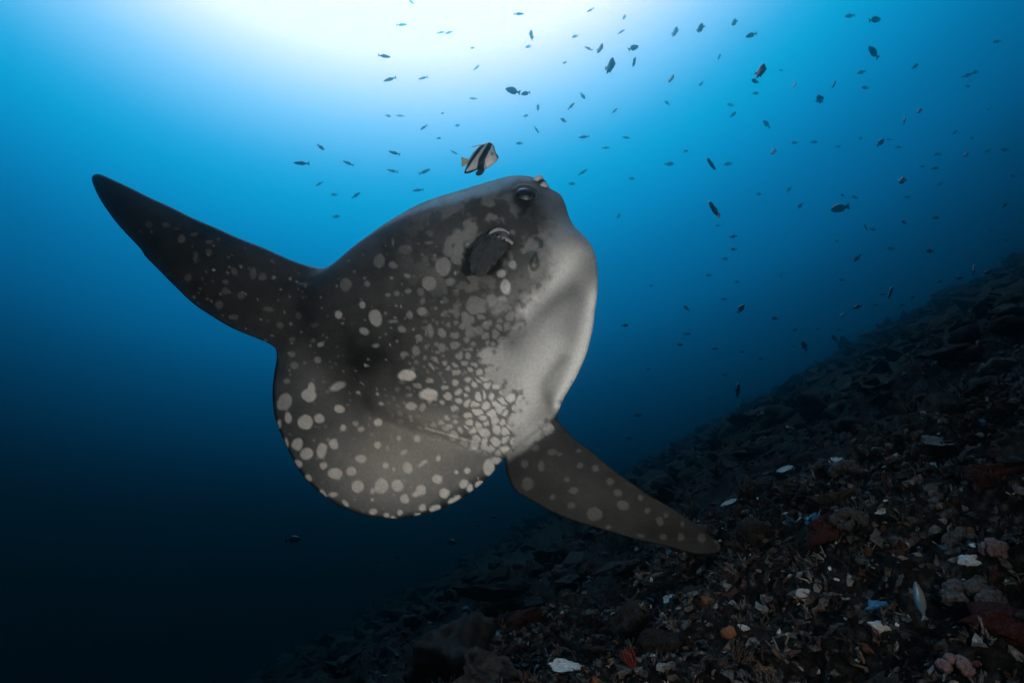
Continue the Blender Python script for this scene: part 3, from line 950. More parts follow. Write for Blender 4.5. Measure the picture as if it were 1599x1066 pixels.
# x, y, length in pixels, in-picture angle, faintness 0 clear .. 2 faint
SCHOOL = [
    (642, 3, 12, -40, 2), (627, 39, 16, 5, 2), (688, 51, 12, 10, 2), (701, 51, 14, 3, 2), (810, 22, 17, 12, 1), (600, 88, 20, 5, 1), (609, 124, 20, 20, 1), (661, 122, 15, 15, 2), (738, 75, 7, 0, 2),
    (744, 106, 12, 40, 2), (739, 154, 12, 0, 2), (625, 181, 12, -5, 2), (606, 181, 9, 0, 2), (662, 199, 13, 30, 0), (501, 230, 19, -40, 1), (471, 255, 23, 3, 1),
    (544, 255, 17, -20, 1), (616, 239, 18, -10, 1), (811, 224, 10, 0, 1), (613, 267, 17, -10, 2), (663, 268, 19, 20, 2), (499, 287, 15, 20, 2), (556, 305, 18, 25, 2), (522, 304, 10, 0, 2), (653, 297, 17, 10, 2),
    (691, 177, 6, 0, 2), (821, 181, 8, 10, 2), (714, 196, 8, 0, 2), (709, 238, 12, -30, 2), (685, 216, 8, 0, 2), (525, 338, 12, 5, 2), (922, 16, 12, 25, 1), (975, 27, 9, 75, 2), (970, 50, 12, 25, 1), (898, 57, 10, 5, 2),
    (919, 76, 14, -30, 1), (937, 76, 16, 70, 1), (990, 97, 16, 75, 1), (953, 103, 24, 83, 2), (882, 98, 8, 30, 2), (830, 55, 15, 88, 2), (825, 73, 10, 0, 2), (1054, 50, 15, 80, 2), (1094, 44, 16, 75, 1), (1147, 35, 12, 80, 1),
    (1173, 55, 16, 10, 1), (1123, 89, 10, 60, 2), (1048, 123, 14, 65, 1), (1095, 131, 9, 45, 2), (1188, 111, 22, 80, 0), (1179, 127, 16, 0, 0), (1180, 146, 11, 10, 1), (910, 150, 11, -50, 1), (892, 166, 14, 45, 0), (880, 188, 11, -25, 1),
    (840, 168, 11, 80, 2), (838, 203, 12, -55, 1), (960, 173, 12, 45, 1), (1042, 161, 10, -30, 2), (1141, 164, 11, -10, 2), (1145, 179, 11, 40, 1), (1197, 194, 15, -45, 2), (912, 214, 17, 10, 2), (978, 215, 14, 0, 1),
    (946, 231, 12, 0, 1), (910, 269, 16, 30, 2), (893, 287, 10, 0, 1), (987, 279, 10, 0, 2), (1071, 236, 10, 30, 2), (1045, 256, 14, 0, 2), (1137, 256, 12, 0, 2), (1185, 303, 10, 0, 2), (1327, 25, 14, 0, 1), (1345, 113, 12, 10, 1),
    (1302, 132, 14, 60, 1), (1351, 137, 12, 0, 1), (1429, 104, 11, 40, 0), (1557, 65, 11, 0, 1), (1523, 113, 11, 20, 1), (1510, 118, 13, 15, 2), (1511, 135, 10, 0, 1), (1240, 133, 10, 60, 2), (1220, 110, 8, 0, 2), (1436, 173, 10, 70, 0),
    (1412, 188, 13, 85, 1), (1544, 171, 7, 0, 1), (1375, 223, 15, 45, 0), (1344, 216, 9, 40, 1), (1271, 222, 11, 0, 2), (1241, 223, 10, 0, 2), (1309, 229, 8, 0, 2), (1403, 230, 9, 0, 2), (1491, 207, 8, 40, 0), (1518, 216, 9, 30, 1),
    (1464, 241, 10, 0, 1), (1508, 242, 9, 80, 1), (1542, 236, 9, 20, 1), (1569, 234, 11, 0, 1), (1440, 260, 8, 0, 1), (1460, 263, 9, 0, 0), (1409, 282, 13, 65, 0), (1468, 287, 8, 30, 1), (1582, 275, 8, 0, 0), (1316, 305, 9, 0, 0),
    (1335, 308, 10, -30, 1), (1417, 308, 9, 0, 1), (1232, 296, 11, 50, 2), (1389, 218, 7, 0, 2), (1208, 237, 12, 60, 2), (1121, 352, 7, 0, 2), (1145, 369, 11, 0, 1), (1146, 389, 10, 0, 0), (1132, 404, 10, 0, 2), (1107, 430, 9, 0, 1),
    (1151, 440, 9, 0, 2), (1220, 429, 10, 80, 2), (1130, 467, 9, 0, 1), (1072, 481, 11, -40, 0), (1157, 482, 17, 50, 0), (1210, 497, 11, 0, 0), (976, 508, 11, 0, 0), (1073, 521, 11, 0, 2), (1062, 538, 10, 0, 0), (1116, 544, 9, 0, 0),
    (1241, 515, 10, 20, 1), (1240, 540, 7, 0, 1), (1159, 549, 8, 0, 2), (1188, 560, 9, 0, 1), (1131, 585, 8, 0, 2), (1013, 576, 8, 0, 2), (966, 337, 9, 80, 2), (1017, 446, 7, 0, 2),
    (1250, 321, 10, 50, 0), (1352, 355, 11, -60, 0), (1363, 358, 10, -10, 1), (1412, 347, 9, -20, 0), (1461, 340, 10, 0, 0), (1569, 321, 10, 50, 0), (1548, 360, 7, 0, 1), (1571, 375, 9, 0, 1), (1563, 402, 8, 0, 1), (1339, 403, 13, 50, 0),
    (1307, 376, 8, 0, 2), (1452, 392, 14, 5, 0), (1391, 388, 11, -10, 2), (1315, 437, 9, 0, 1), (1378, 459, 9, 0, 1), (1339, 479, 13, 20, 0), (1367, 476, 9, 0, 1), (1409, 476, 9, 20, 1), (1425, 464, 11, 45, 1), (1468, 439, 9, 30, 0),
    (1459, 461, 10, 0, 0), (1498, 434, 11, 0, 0), (1520, 422, 16, 85, 0), (1543, 425, 13, 20, 0), (1316, 492, 9, 60, 1), (1303, 528, 13, -50, 1), (1311, 515, 8, 0, 2), (1277, 514, 8, 0, 2), (1109, 620, 6, 0, 1), (996, 648, 11, 0, 0),
    (982, 684, 10, 0, 0), (706, 846, 17, 10, 0), (772, 807, 10, 0, 0), (747, 820, 10, 0, 1), (620, 870, 9, 0, 1), (592, 878, 9, 0, 1), (604, 911, 10, 0, 2)]
LAB = {
    ('oval', 0): ('reef_fish', 'small dark oval reef fish swimming in the blue water', 'dark oval reef fish'),
    ('oval', 1): ('reef_fish', 'tiny dim oval reef fish farther off in the blue water', 'dim oval reef fish'),
    ('oval', 2): ('reef_fish', 'very faint oval fish almost lost in the blue haze', 'faint oval fish'),
    ('slim', 0): ('slender_fish', 'small dark slender fish with forked tail below the bright surface', 'dark slender fish'),
    ('slim', 1): ('slender_fish', 'slender fork-tailed blue-grey fish in the bright water above', 'slender blue-grey fish'),
    ('slim', 2): ('slender_fish', 'pale faint slender fish almost lost in the bright water', 'faint slender fish'),
    ('disc', 0): ('disc_fish', 'dark deep-bodied reef fish seen end-on in the blue water', 'dark deep-bodied fish'),
    ('disc', 1): ('disc_fish', 'dim narrow fish seen end-on farther off in the blue', 'dim end-on fish'),
    ('disc', 2): ('disc_fish', 'very faint narrow fish seen end-on in the blue haze', 'faint end-on fish'),
}
for (px, py, L, an, fa) in SCHOOL:
    size = (0.15, 0.20, 0.27)[fa] * rnd.uniform(0.92, 1.08)
    if abs(an) >= 60:
        kd = 'disc'; ang = an - 90 if an > 0 else an + 90; yaw = rnd.choice((-1, 1)) * rnd.uniform(62, 74)
        z = size * 0.8 * FPX / L
    else:
        kd = 'slim' if (px < 1000 and py < 320 and L >= 12 and px - 2 * py < 1000) else 'oval'
        ang = an; yaw = rnd.uniform(-32, 32)
        if kd == 'slim': size *= 1.25
        z = size * 0.92 * FPX / L
    z = min(max(z, 3.5), 24.0)
    size = L * z / FPX / (0.8 if kd == 'disc' else 0.92)
    nm, lb, gp = LAB[(kd, fa)]
    o = link(nm, KIND[kd], FISHM)
    o.matrix_world = cam_matrix(px, py, z, ang, yaw, size, rnd.random() < 0.5)
    tag(o, lb, 'fish', gp)
# fish one can single out
SINGLE = [
    ('bulky_fish', 'bulk', 1312, 325, 36, 12, 0.42, True, 'largest dark torpedo-shaped fish among the small ones at right'),
    ('bulky_fish', 'bulk', 1191, 649, 30, 0, 0.30, False, 'dark bulky fish cruising just above the far edge of the reef'),
    ('banded_fish', 'band', 1116, 327, 30, -58, 0.19, True, 'black banded fish with one pale stripe diving steeply'),
    ('banded_fish', 'band', 1280, 155, 18, 35, 0.19, False, 'round banded fish with a pale bar tilted upwards'),
    ('disc_fish', 'disc', 1111, 256, 23, -58, 0.2, True, 'black deep-bodied fish nose-down above the banded diving fish'),
    ('reef_fish', 'oval', 1366, 31, 24, 15, 0.26, False, 'stout dark fish swimming level high in the blue water'),
    ('reef_fish', 'oval', 1364, 82, 26, -40, 0.24, True, 'dark fish heading down just below the stout level fish'),
    ('pale_backed_fish', 'pale', 801, 142, 25, -10, 0.24, True, 'dark fish with pale back leading a close pair in bright water'),
    ('reef_fish', 'oval', 821, 146, 16, 20, 0.18, True, 'dark fish right behind the pale-backed one, second of the pair'),
    ('pale_backed_fish', 'pale', 989, 75, 20, 25, 0.2, False, 'dark fish with white patch on its back in pale water'),
    ('disc_fish', 'disc', 1390, 457, 21, 75, 0.2, False, 'dark fish standing almost upright near the fading reef edge'),
    ('disc_fish', 'disc', 1152, 609, 23, 86, 0.22, False, 'dark upright fish hovering over the dim reef edge'),
    ('reef_fish', 'oval', 1256, 540, 19, -55, 0.19, True, 'dark fish diving towards the dim reef slope'),
    ('reef_fish', 'oval', 458, 842, 25, 0, 0.22, False, 'lone dark fish in the deep water below the sunfish\'s tail'),
]
for nm, kd, px, py, L, an, size, fl, lb in SINGLE:
    if abs(an) >= 57:
        z = size * 0.8 * FPX / L; M = cam_matrix(px, py, z, an - 90 if an > 0 else an + 90, 58, size, fl)
    else:
        z = size * FPX / L; M = cam_matrix(px, py, z, an, 15 if kd != 'disc' else 50, size, fl)
    o = link(nm, KIND[kd], FISHM)
    o.matrix_world = M
    tag(o, lb, 'fish')

# ------------------------------------------------------------------ reef things
def lump_mesh(name, seed, sub=3, rough=0.35, flat=0.7):
    b_ = bmesh.new()
    bmesh.ops.create_icosphere(b_, subdivisions=sub, radius=0.5)
    o = Vector((seed * 7.3, seed * 3.1, seed * 1.7))
    for v in b_.verts:
        p = v.co.copy()
        k = 1 + rough * (mnoise.noise(p * 2.6 + o) * 1.3 + mnoise.noise(p * 6.5 + o) * 0.7 + mnoise.noise(p * 15 + o) * 0.35)
        v.co = p * k
        v.co.z *= flat
    m_ = bpy.data.meshes.new(name); b_.to_mesh(m_); b_.free()
    if sub > 2: m_.shade_smooth()
    return m_


def plate_mesh(name, seed):
    """thin irregular coral plate with a raised wavy rim, unit radius 0.5"""
    NR, NT = 7, 44
    V = []; F = []
    for side in (1, -1):
        for i in range(NR + 1):
            for j in range(NT):
                th_ = j / NT * 2 * math.pi
                d = Vector((math.cos(th_), math.sin(th_), 0))
                R = 0.5 * (0.78 + 0.34 * mnoise.noise(d * 1.3 + Vector((seed * 5.1, 0, 0))) + 0.14 * mnoise.noise(d * 4 + Vector((seed, 3, 0))))
                r = i / NR
                zz = 0.10 * r ** 2 + 0.05 * r * mnoise.noise(d * 2.2 + Vector((0, seed, r))) + 0.012 * math.sin(r * 16)
                if side < 0:
                    zz -= 0.055 * (1 - r ** 2) + 0.016
                V.append(d * R * max(r, 0.001) + Vector((0, 0, zz)))
    n = (NR + 1) * NT
    for s, o in ((1, 0), (-1, n)):
        for i in range(NR):
            for j in range(NT):
                q = [o + i * NT + j, o + (i + 1) * NT + j, o + (i + 1) * NT + (j + 1) % NT, o + i * NT + (j + 1) % NT]
                F.append(q if s > 0 else q[::-1])
    for j in range(NT):
        F.append((NR * NT + j, n + NR * NT + j, n + NR * NT + (j + 1) % NT, NR * NT + (j + 1) % NT))
    return mesh(name, V, F)


def branch_mesh(name, seed, count=16, spread=0.9):
    r = random.Random(seed)
    V = []; F = []
    for i in range(count):
        a = r.uniform(0, 2 * math.pi); tl = r.uniform(0.1, spread)
        d = Vector((math.cos(a) * tl, math.sin(a) * tl, 1)).normalized()
        p = Vector((math.cos(a), math.sin(a), 0)) * r.uniform(0, 0.15)
        pts = [p]; L = r.uniform(0.3, 0.6)
        for k in range(4):
            d = (d + Vector((r.uniform(-.35, .35), r.uniform(-.35, .35), r.uniform(-.1, .3)))).normalized()
            pts.append(pts[-1] + d * L / 4)
        v, f = tube(pts, [0.045, 0.04, 0.035, 0.028, 0.015], 6)
        o = len(V); V += v; F += [tuple(q + o for q in g) for g in f]
        k = r.randint(1, 3)
        d2 = (d + Vector((r.uniform(-1, 1), r.uniform(-1, 1), 0.3))).normalized()
        v, f = tube([pts[k], pts[k] + d2 * 0.1, pts[k] + d2 * 0.17 + Vector((0, 0, .03))], [0.032, 0.026, 0.014], 6)
        o = len(V); V += v; F += [tuple(q + o for q in g) for g in f]
    return mesh(name, V, F)


def knob_mesh(name, seed, count=26):
    """cauliflower-like colony"""
    r = random.Random(seed)
    b_ = bmesh.new()
    for i in range(count):
        a = r.uniform(0, 6.28); h = r.random(); q = math.sqrt(1 - h * h) * 0.36
        c = Vector((math.cos(a) * q, math.sin(a) * q, h * 0.3))
        m_ = Matrix.Translation(c) @ Matrix.Scale(r.uniform(0.08, 0.17), 4)
        bmesh.ops.create_icosphere(b_, subdivisions=2, radius=1, matrix=m_)
    for v in b_.verts:
        v.co *= 1 + 0.12 * mnoise.noise(v.co * 14)
    me_ = bpy.data.meshes.new(name); b_.to_mesh(me_); b_.free(); me_.shade_smooth()
    return me_


def rand_mat(name, cols, rough=0.8, scale=18, bump=0.7):
    """procedural crust whose tint differs from object to object"""
    m, t, b = nodes_mat(name, 0.9, 0.03)
    oi = t.nodes.new('ShaderNodeObjectInfo')
    r = t.nodes.new('ShaderNodeValToRGB')
    while len(r.color_ramp.elements) < len(cols):
        r.color_ramp.elements.new(0.5)
    for i, (e, c) in enumerate(zip(r.color_ramp.elements, cols)):
        e.position = i / max(1, len(cols) - 1); e.color = (*c, 1)
    t.links.new(oi.outputs['Random'], r.inputs[0])
    tcn = t.nodes.new('ShaderNodeTexCoord')
    n = t.nodes.new('ShaderNodeTexNoise')
    n.inputs['Scale'].default_value = scale; n.inputs['Detail'].default_value = 8; n.inputs['Roughness'].default_value = 0.7
    t.links.new(tcn.outputs['Object'], n.inputs['Vector'])
    mr = t.nodes.new('ShaderNodeMapRange')
    mr.inputs[1].default_value = 0.35; mr.inputs[2].default_value = 0.68; mr.inputs[3].default_value = 0.10; mr.inputs[4].default_value = 1.7
    t.links.new(n.outputs[0], mr.inputs[0])
    s = t.nodes.new('ShaderNodeVectorMath'); s.operation = 'SCALE'
    t.links.new(r.outputs[0], s.inputs[0]); t.links.new(mr.outputs[0], s.inputs['Scale'])
    t.links.new(s.outputs[0], b.inputs['Base Color'])
    bp = t.nodes.new('ShaderNodeBump'); bp.inputs['Strength'].default_value = bump; bp.inputs['Distance'].default_value = 0.05
    t.links.new(n.outputs[0], bp.inputs['Height']); t.links.new(bp.outputs[0], b.inputs['Normal'])
    return m


ROCKM = rand_mat('coral_rock', [(0.016, 0.014, 0.013), (0.034, 0.030, 0.027), (0.020, 0.016, 0.015), (0.045, 0.041, 0.037)])
PLATEM = rand_mat('plate_coral', [(0.026, 0.025, 0.023), (0.045, 0.043, 0.040), (0.020, 0.018, 0.017)], scale=9)
SPONGEM = rand_mat('maroon_sponge', [(0.032, 0.010, 0.010), (0.045, 0.015, 0.013), (0.034, 0.017, 0.012)])
BRANCHM = rand_mat('branching_coral', [(0.06, 0.055, 0.05), (0.10, 0.092, 0.085), (0.05, 0.04, 0.034)])
KNOBM = rand_mat('knobbly_coral', [(0.05, 0.046, 0.044), (0.085, 0.08, 0.078), (0.06, 0.045, 0.042)])
for k_ in range(1):
    MB = [lump_mesh('coral_rock', i) for i in range(7)]
    MP = [plate_mesh('plate_coral', i) for i in range(5)]
    MS = [lump_mesh('sponge', 20 + i, 3, 0.5, 0.5) for i in range(4)]
    MBR = [branch_mesh('branching_coral', i) for i in range(4)]
    MK = [knob_mesh('knobbly_coral', i) for i in range(4)]


def stand(o, a, b, size, sink=0.25, tilt=0.25, yaw=None, zs=1.0, up_mix=0.5, rr=rnd):
    """stand a unit thing on the reef at slope coordinates"""
    n = (ground_n(a, b) * (1 - up_mix) + Vector((0, 0, 1)) * up_mix + Vector((rr.uniform(-1, 1), rr.uniform(-1, 1), 0)) * tilt).normalized()
    q = n.to_track_quat('Z', 'Y').to_matrix() @ Matrix.Rotation(rr.uniform(0, 6.28) if yaw is None else yaw, 3, 'Z')
    S = Matrix.Diagonal((size * rr.uniform(0.85, 1.15), size * rr.uniform(0.85, 1.15), size * zs))
    M = (q @ S).to_4x4()
    M.translation = ground(a, b) + n * (0.5 - sink) * size * 0.35
    o.matrix_world = M
    return o


HEROES = []


def place_px(name, me_, mat, px, py, size_px, label, cat, sink=0.2, zs=1.0, tilt=0.15, yaw=None, up_mix=0.5, near=None):
    h = reef_hit(px, py)
    if h is None:
        print('no hit', name, px, py); return None
    a, b, t = h
    o = link(name, me_, mat)
    stand(o, a, b, size_px * t / FPX, sink, tilt, yaw, zs, up_mix)
    if near: HEROES.append((o.matrix_world.translation.copy(), near))
    return tag(o, label, cat)


WHITE = plain_mat('pale_crust', (0.26, 0.25, 0.235), 0.8, 0.2, 0.5, 14, 0.6)
ORANGE = plain_mat('orange_sponge', (0.13, 0.05, 0.018), 0.8, 0.2, 0.45, 12, 0.6)
BLUEM = plain_mat('blue_sponge', (0.02, 0.10, 0.17), 0.8, 0.2, 0.5, 12, 0.6)
PINK = plain_mat('pink_crust', (0.075, 0.048, 0.050), 0.8, 0.2, 0.5, 12, 0.6)
REDM = plain_mat('red_feather_star', (0.09, 0.014, 0.011), 0.7, 0.2, 0.5, 20, 0.3)
DARKR = plain_mat('dark_coral_rock', (0.018, 0.017, 0.016), 0.9, 0.03, 0.6, 9, 0.8)
PALEP = plain_mat('pale_plate', (0.05, 0.05, 0.048), 0.75, 0.25, 0.5, 10, 0.6)
place_px('coral_fragment', lump_mesh('coral_fragment', 41, 3, 0.3, 0.7), WHITE, 1263, 942, 22, 'squarish white coral fragment lying on the dark reef', 'coral fragment', near='squarish white fragment')
place_px('coral_fragment', knob_mesh('coral_fragment', 42, 9), WHITE, 1048, 986, 22, 'lumpy white coral fragment upslope from the red feather star', 'coral fragment')
place_px('coral_fragment', knob_mesh('coral_fragment', 43, 8), WHITE, 1021, 1031, 17, 'small knobbly white coral fragment right beside the red feather star', 'coral fragment')
place_px('coral_fragment', lump_mesh('coral_fragment', 44, 3, 0.3, 0.5), WHITE, 1163, 985, 16, 'smooth pale coral pebble beside the orange sponge', 'coral fragment')
place_px('coral_fragment', knob_mesh('coral_fragment', 45, 10), WHITE, 1580, 916, 16, 'bright white coral knob below the pink coral lump', 'coral fragment')
place_px('coral_fragment', lump_mesh('coral_fragment', 46, 3, 0.6, 0.35), WHITE, 1528, 896, 26, 'flat white coral chip left of the bright white knob', 'coral fragment')
place_px('coral_fragment', lump_mesh('coral_fragment', 47, 3, 0.6, 0.5), WHITE, 1380, 990, 24, 'broken white coral chip under the pale blue fish', 'coral fragment')
place_px('sponge', lump_mesh('sponge', 48, 3, 0.35, 0.8), ORANGE, 1143, 998, 24, 'round orange sponge on the dark rubble', 'sponge', near='orange sponge')
place_px('sponge', knob_mesh('sponge', 49, 12), BLUEM, 1280, 826, 32, 'bright blue sponge lit from above on the reef', 'sponge', near='bright blue sponge')
place_px('sponge', lump_mesh('sponge', 50, 3, 0.5, 0.6), BLUEM, 1373, 953, 28, 'dark blue sponge patch beside the pale blue fish', 'sponge')
place_px('pink_coral', knob_mesh('pink_coral', 51, 30), PINK, 1562, 878, 48, 'dusky pink coral lump on the brown reef', 'coral', near='dusky pink coral lump')
place_px('pink_coral', knob_mesh('pink_coral', 52, 24), PINK, 1492, 1056, 60, 'pink coral head at the foot of the reef', 'coral', near='pink coral head')
place_px('plate_coral', plate_mesh('plate_coral', 31), PALEP, 1466, 708, 46, 'pale plate coral catching blue light on the upper slope', 'coral', 0.0, 0.8, near='pale plate coral')
place_px('coral_boulder', lump_mesh('coral_boulder', 32, 4, 0.4, 0.9), DARKR, 712, 1040, 120, 'big dark coral boulder at the reef\'s lower edge', 'rock', 0.2, 1.0, near='big dark boulder')
place_px('plate_coral', plate_mesh('plate_coral', 33), DARKR, 768, 968, 130, 'long thin ledge of plate coral beside the big dark coral boulder', 'coral', 0.0, 0.9, 0.0, None, 0.2)
place_px('plate_coral', plate_mesh('plate_coral', 34), WHITE, 882, 1056, 60, 'whitish broken plate coral beside the red feather star', 'coral', 0.0, 0.8)
place_px('coral_stick', branch_mesh('coral_stick', 61, 3, 2.2), WHITE, 1535, 862, 26, 'bleached forked coral stick lying on the reef', 'coral fragment', 0.1, near='bleached coral stick')
GLINT = plain_mat('pale_plate_edge', (0.20, 0.20, 0.19), 0.75, 0.2, 0.6, 12, 0.6)
for i, (gx_, gy_, gs_) in enumerate([(1141, 790, 34), (1229, 738, 30), (1304, 732, 36), (1382, 808, 20), (1048, 941, 30), (1085, 865, 22), (1235, 672, 20)]):
    o = place_px('plate_coral', plate_mesh('plate_coral', 70 + i), GLINT, gx_, gy_, gs_, 'thin pale plate coral glinting blue on the shaded reef', 'coral', 0.1, 0.5, 0.25)
    if o: o['group'] = 'pale plates glinting blue'
# red feather star: short body with a fan of arms
V = []; F = []
r3 = random.Random(5)
for i in range(22):
    a = i / 22 * 6.283 + r3.uniform(-.1, .1); tl = r3.uniform(0.25, 0.9)
    d = Vector((math.cos(a) * tl, math.sin(a) * tl, 1)).normalized()
    pts = [Vector((0, 0, 0.02))]
    for k in range(6):
        pts.append(pts[-1] + d * 0.11)
        d = (d + Vector((-math.cos(a) * 0.16, -math.sin(a) * 0.16, 0.02))).normalized()
    v, f = tube(pts, [0.03, 0.03, 0.028, 0.024, 0.02, 0.014, 0.006], 6)
    o = len(V); V += v; F += [tuple(q + o for q in g) for g in f]
place_px('feather_star', mesh('feather_star', V, F), REDM, 995, 1052, 52, 'red feather star with upright curling arms on the reef', 'feather star', 0.3, near='red feather star')

KINDS = [
    ('coral_rock', MB, ROCKM, 90, (0.08, 0.30), 'rough grey-brown lump of dead coral rock on the reef slope', 'rock', 'lumps of coral rock'),
    ('plate_coral', MP, PLATEM, 55, (0.12, 0.42), 'thin grey plate coral with wavy rim on the reef slope', 'coral', 'plate corals'),
    ('sponge', MS, SPONGEM, 34, (0.08, 0.22), 'dark maroon encrusting sponge on the reef slope', 'sponge', 'maroon sponges'),
    ('branching_coral', MBR, BRANCHM, 50, (0.08, 0.24), 'tuft of branching coral on the reef slope', 'coral', 'branching coral tufts'),
    ('knobbly_coral', MK, KNOBM, 46, (0.08, 0.24), 'knobbly cauliflower-like coral head on the reef slope', 'coral', 'knobbly coral heads'),
]
rr = random.Random(77)
for nm, meshes, mat, cnt, (s0, s1_), lb, ct, gp in KINDS:
    n_ = 0
    while n_ < cnt:
        # ground-based scatter, denser towards the near reef
        a = 0.8 + 13.0 * rr.random() ** 2.0; b = rr.uniform(-2.6, 3.6) * (1 + 0.09 * a)
        p = ground(a, b)
        c = RC.transposed() @ p
        if -c.z < 0.6: continue
        ppx, ppy = W / 2 + c.x / -c.z * FPX, H / 2 - c.y / -c.z * FPX
        if not (-60 < ppx < W + 60 and 380 < ppy < H + 60): continue
        s_ = rr.uniform(s0, s1_) * (0.55 + 0.13 * -c.z)
        s_ = min(s_, 0.75)
        if (Vector(p).length < 1.2): continue
        o = link(nm, rr.choice(meshes), mat)
        stand(o, a, b, s_, 0.3 if nm != 'plate_coral' else 0.0, 0.3 if nm != 'plate_coral' else 0.35, rr=rr)
        best = min(HEROES, key=lambda q: (q[0] - p).length)
        szw = 'large ' if s_ > 0.36 else 'small ' if s_ < 0.13 else ''
        if (best[0] - p).length < 0.55:
            lab = szw + lb.replace('on the reef slope', 'close to the ' + best[1])
        else:
            lab = szw + lb
        tag(o, lab, ct, gp)
        n_ += 1


# pale blue fish nosing up among the corals
PB_ = [(0.5, 0.0), (0.42, 0.07), (0.25, 0.13), (0.05, 0.16), (-0.15, 0.13), (-0.28, 0.06), (-0.36, 0.05), (-0.5, 0.13), (-0.47, 0.0), (-0.5, -0.12), (-0.36, -0.05), (-0.28, -0.06), (-0.15, -0.13), (0.05, -0.15), (0.25, -0.12), (0.42, -0.06)]


def pbc(a, b):
    k = sm(b, -0.08, 0.10)[:, None]
    return np.array((0.085, 0.08, 0.07)) * (1 - k) + np.array((0.03, 0.09, 0.15)) * k


pbm = fish_mesh('wrasse', PB_, 0.025, body_thick(0.09), pbc, 0.12)
h = reef_hit(1440, 960)
zb = h[2] * 0.94
o = link('wrasse', pbm, FISHM)
o.matrix_world = cam_matrix(1437, 938, zb, 98, 12, 60 * zb / FPX)
tag(o, 'pale blue and grey fish nosing upright among the corals', 'fish')

# ------------------------------------------------------------------ rubble and turf: countless small bits
rs = random.Random(9)
PAL = [(0.03, 0.027, 0.025), (0.05, 0.046, 0.042), (0.08, 0.075, 0.07), (0.04, 0.02, 0.018), (0.06, 0.04, 0.03), (0.12, 0.115, 0.11), (0.045, 0.05, 0.05), (0.035, 0.035, 0.04)]
proto = []
for i in range(10):
    b_ = bmesh.new(); bmesh.ops.create_icosphere(b_, subdivisions=1, radius=0.5)
    sh = Vector((rs.uniform(.7, 1.3), rs.uniform(.35, .9), rs.uniform(.25, .7)))
    for v in b_.verts:
        v.co *= 1 + 1.0 * mnoise.noise(v.co * 4.1 + Vector((i * 9, 0, 0))) + 0.4 * rs.uniform(-1, 1)
        v.co = Vector((v.co.x * sh.x, v.co.y * sh.y, v.co.z * sh.z))
    bmesh.ops.recalc_face_normals(b_, faces=b_.faces)
    proto.append((np.array([v.co[:] for v in b_.verts]), [[v.index for v in f.verts] for f in b_.faces])); b_.free()
for i in range(6):
    m_ = branch_mesh('tmp', 100 + i, 3, 1.6)
    proto.append((np.array([v.co[:] for v in m_.vertices]) * 1.4, [list(p.vertices) for p in m_.polygons]))
    bpy.data.meshes.remove(m_)
VV = []; FF_all = []; CC = []; off_ = 0
n_ = 0
while n_ < 19000:
    if n_ < 9500:
        a = rs.uniform(0.7, 4.4); b = rs.uniform(-1.6, 2.6)
    else:
        a = 0.6 + 11.0 * rs.random() ** 1.7; b = rs.uniform(-2.6, 3.8) * (1 + 0.07 * a)
    p = ground(a, b)
    c = RC.transposed() @ p
    if -c.z < 0.5 or p.length < 0.9: continue
    ppx, ppy = W / 2 + c.x / -c.z * FPX, H / 2 - c.y / -c.z * FPX
    if not (-80 < ppx < W + 120 and 350 < ppy < H + 120): continue
    tw = rs.random() < 0.18
    pv, pf_ = proto[rs.randrange(10, 16) if tw else rs.randrange(10)]
    s_ = (0.012 + 0.05 * rs.random() ** 2.2) * (0.7 + 0.16 * -c.z) * (1.2 if tw else 1)
    n = (ground_n(a, b, 0.02) + Vector((rs.uniform(-.5, .5), rs.uniform(-.5, .5), rs.uniform(0, .6)))).normalized()
    q = n.to_track_quat('Z', 'Y').to_matrix() @ Matrix.Rotation(rs.uniform(0, 6.28), 3, 'Z')
    u_ = rs.random()
    if u_ < 0.03: s_ *= 0.6
    A = pv * s_ @ np.array(q).T + np.array(p + n * s_ * 0.1)
    VV.append(A); FF_all += [tuple(k + off_ for k in f) for f in pf_]; off_ += len(A)
    col = np.array(rs.choice(PAL)) * rs.uniform(0.2, 1.3)
    if u_ < 0.03: col = np.array((0.34, 0.33, 0.31))
    elif u_ < 0.042: col = np.array((0.09, 0.045, 0.022))
    elif u_ < 0.048: col = np.array((0.03, 0.06, 0.09))
    CC.append(np.tile(col, (len(A), 1)))
    n_ += 1
n_ = 0
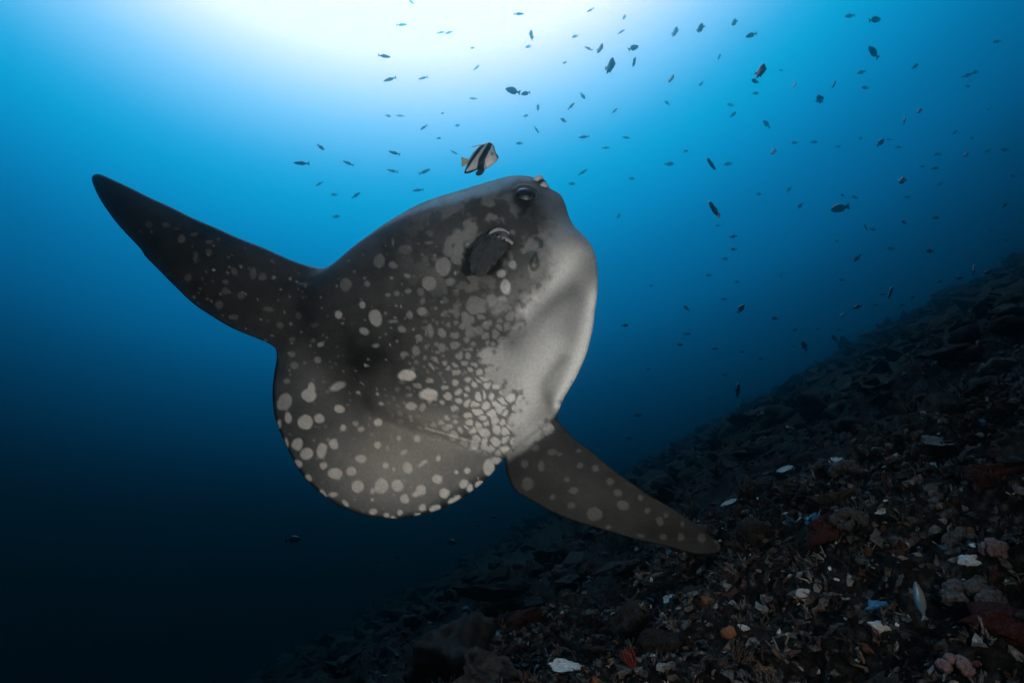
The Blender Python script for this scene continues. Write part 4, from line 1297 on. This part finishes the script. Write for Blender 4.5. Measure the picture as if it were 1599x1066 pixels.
while n_ < 2600:                                     # bigger heads covering the far slope
    a = rs.uniform(7, 33); b = rs.uniform(-16, 26)
    p = ground(a, b)
    c = RC.transposed() @ p
    if -c.z < 5: continue
    ppx, ppy = W / 2 + c.x / -c.z * FPX, H / 2 - c.y / -c.z * FPX
    if not (-120 < ppx < W + 160 and 250 < ppy < H + 160): continue
    pv, pf_ = proto[rs.randrange(10)]
    s_ = rs.uniform(0.15, 0.55) * (0.6 + 0.045 * -c.z) * (1.8 if rs.random() < 0.06 else 1)
    q = Vector((rs.uniform(-.5, .5), rs.uniform(-.5, .5), 1)).normalized().to_track_quat('Z', 'Y').to_matrix() @ Matrix.Rotation(rs.uniform(0, 6.28), 3, 'Z')
    A = pv * s_ @ np.array(q).T + np.array(p)
    VV.append(A); FF_all += [tuple(k + off_ for k in f) for f in pf_]; off_ += len(A)
    CC.append(np.tile(np.array(rs.choice(PAL)) * rs.uniform(0.05, 0.25), (len(A), 1)))
    n_ += 1
rub = mesh('coral_rubble', np.concatenate(VV), FF_all, False, np.concatenate(CC))
tag(link('coral_rubble', rub, pigment_mat('rubble_crust', 0.9, 0.03, 0.85, 55, 0.9, 90)), 'fine dark coral rubble and broken branches covering the reef slope', 'rubble', kind='stuff')

# ------------------------------------------------------------------ sea water haze
bpy.context.view_layer.update()
mn = Vector((-1, -1, -1)); mx2 = Vector((1, 1, 1))
for o in COL.objects:
    if o.type == 'MESH':
        for c in o.bound_box:
            w_ = o.matrix_world @ Vector(c)
            for i in range(3):
                mn[i] = min(mn[i], w_[i]); mx2[i] = max(mx2[i], w_[i])
mn -= Vector((1, 1, 1)); mx2 += Vector((1, 1, 1))
V = [(x_, y_, z_) for x_ in (mn.x, mx2.x) for y_ in (mn.y, mx2.y) for z_ in (mn.z, mx2.z)]
F = [(0, 1, 3, 2), (4, 6, 7, 5), (0, 4, 5, 1), (2, 3, 7, 6), (0, 2, 6, 4), (1, 5, 7, 3)]
hm = mesh('haze', V, F, False)
m = bpy.data.materials.new('sea_water')
m.use_nodes = True
t = m.node_tree
t.nodes.clear()
om = t.nodes.new('ShaderNodeOutputMaterial')
pv = t.nodes.new('ShaderNodeVolumePrincipled')
pv.inputs['Color'].default_value = (0.22, 0.89, 1.0, 1)
pv.inputs['Density'].default_value = 0.040
pv.inputs['Anisotropy'].default_value = 0.991
t.links.new(pv.outputs[0], om.inputs['Volume'])
tag(link('haze', hm, m), 'clear blue sea water fading distant things', 'water', kind='stuff')
print('objects', len(COL.objects), 'haze', tuple(mn), tuple(mx2))
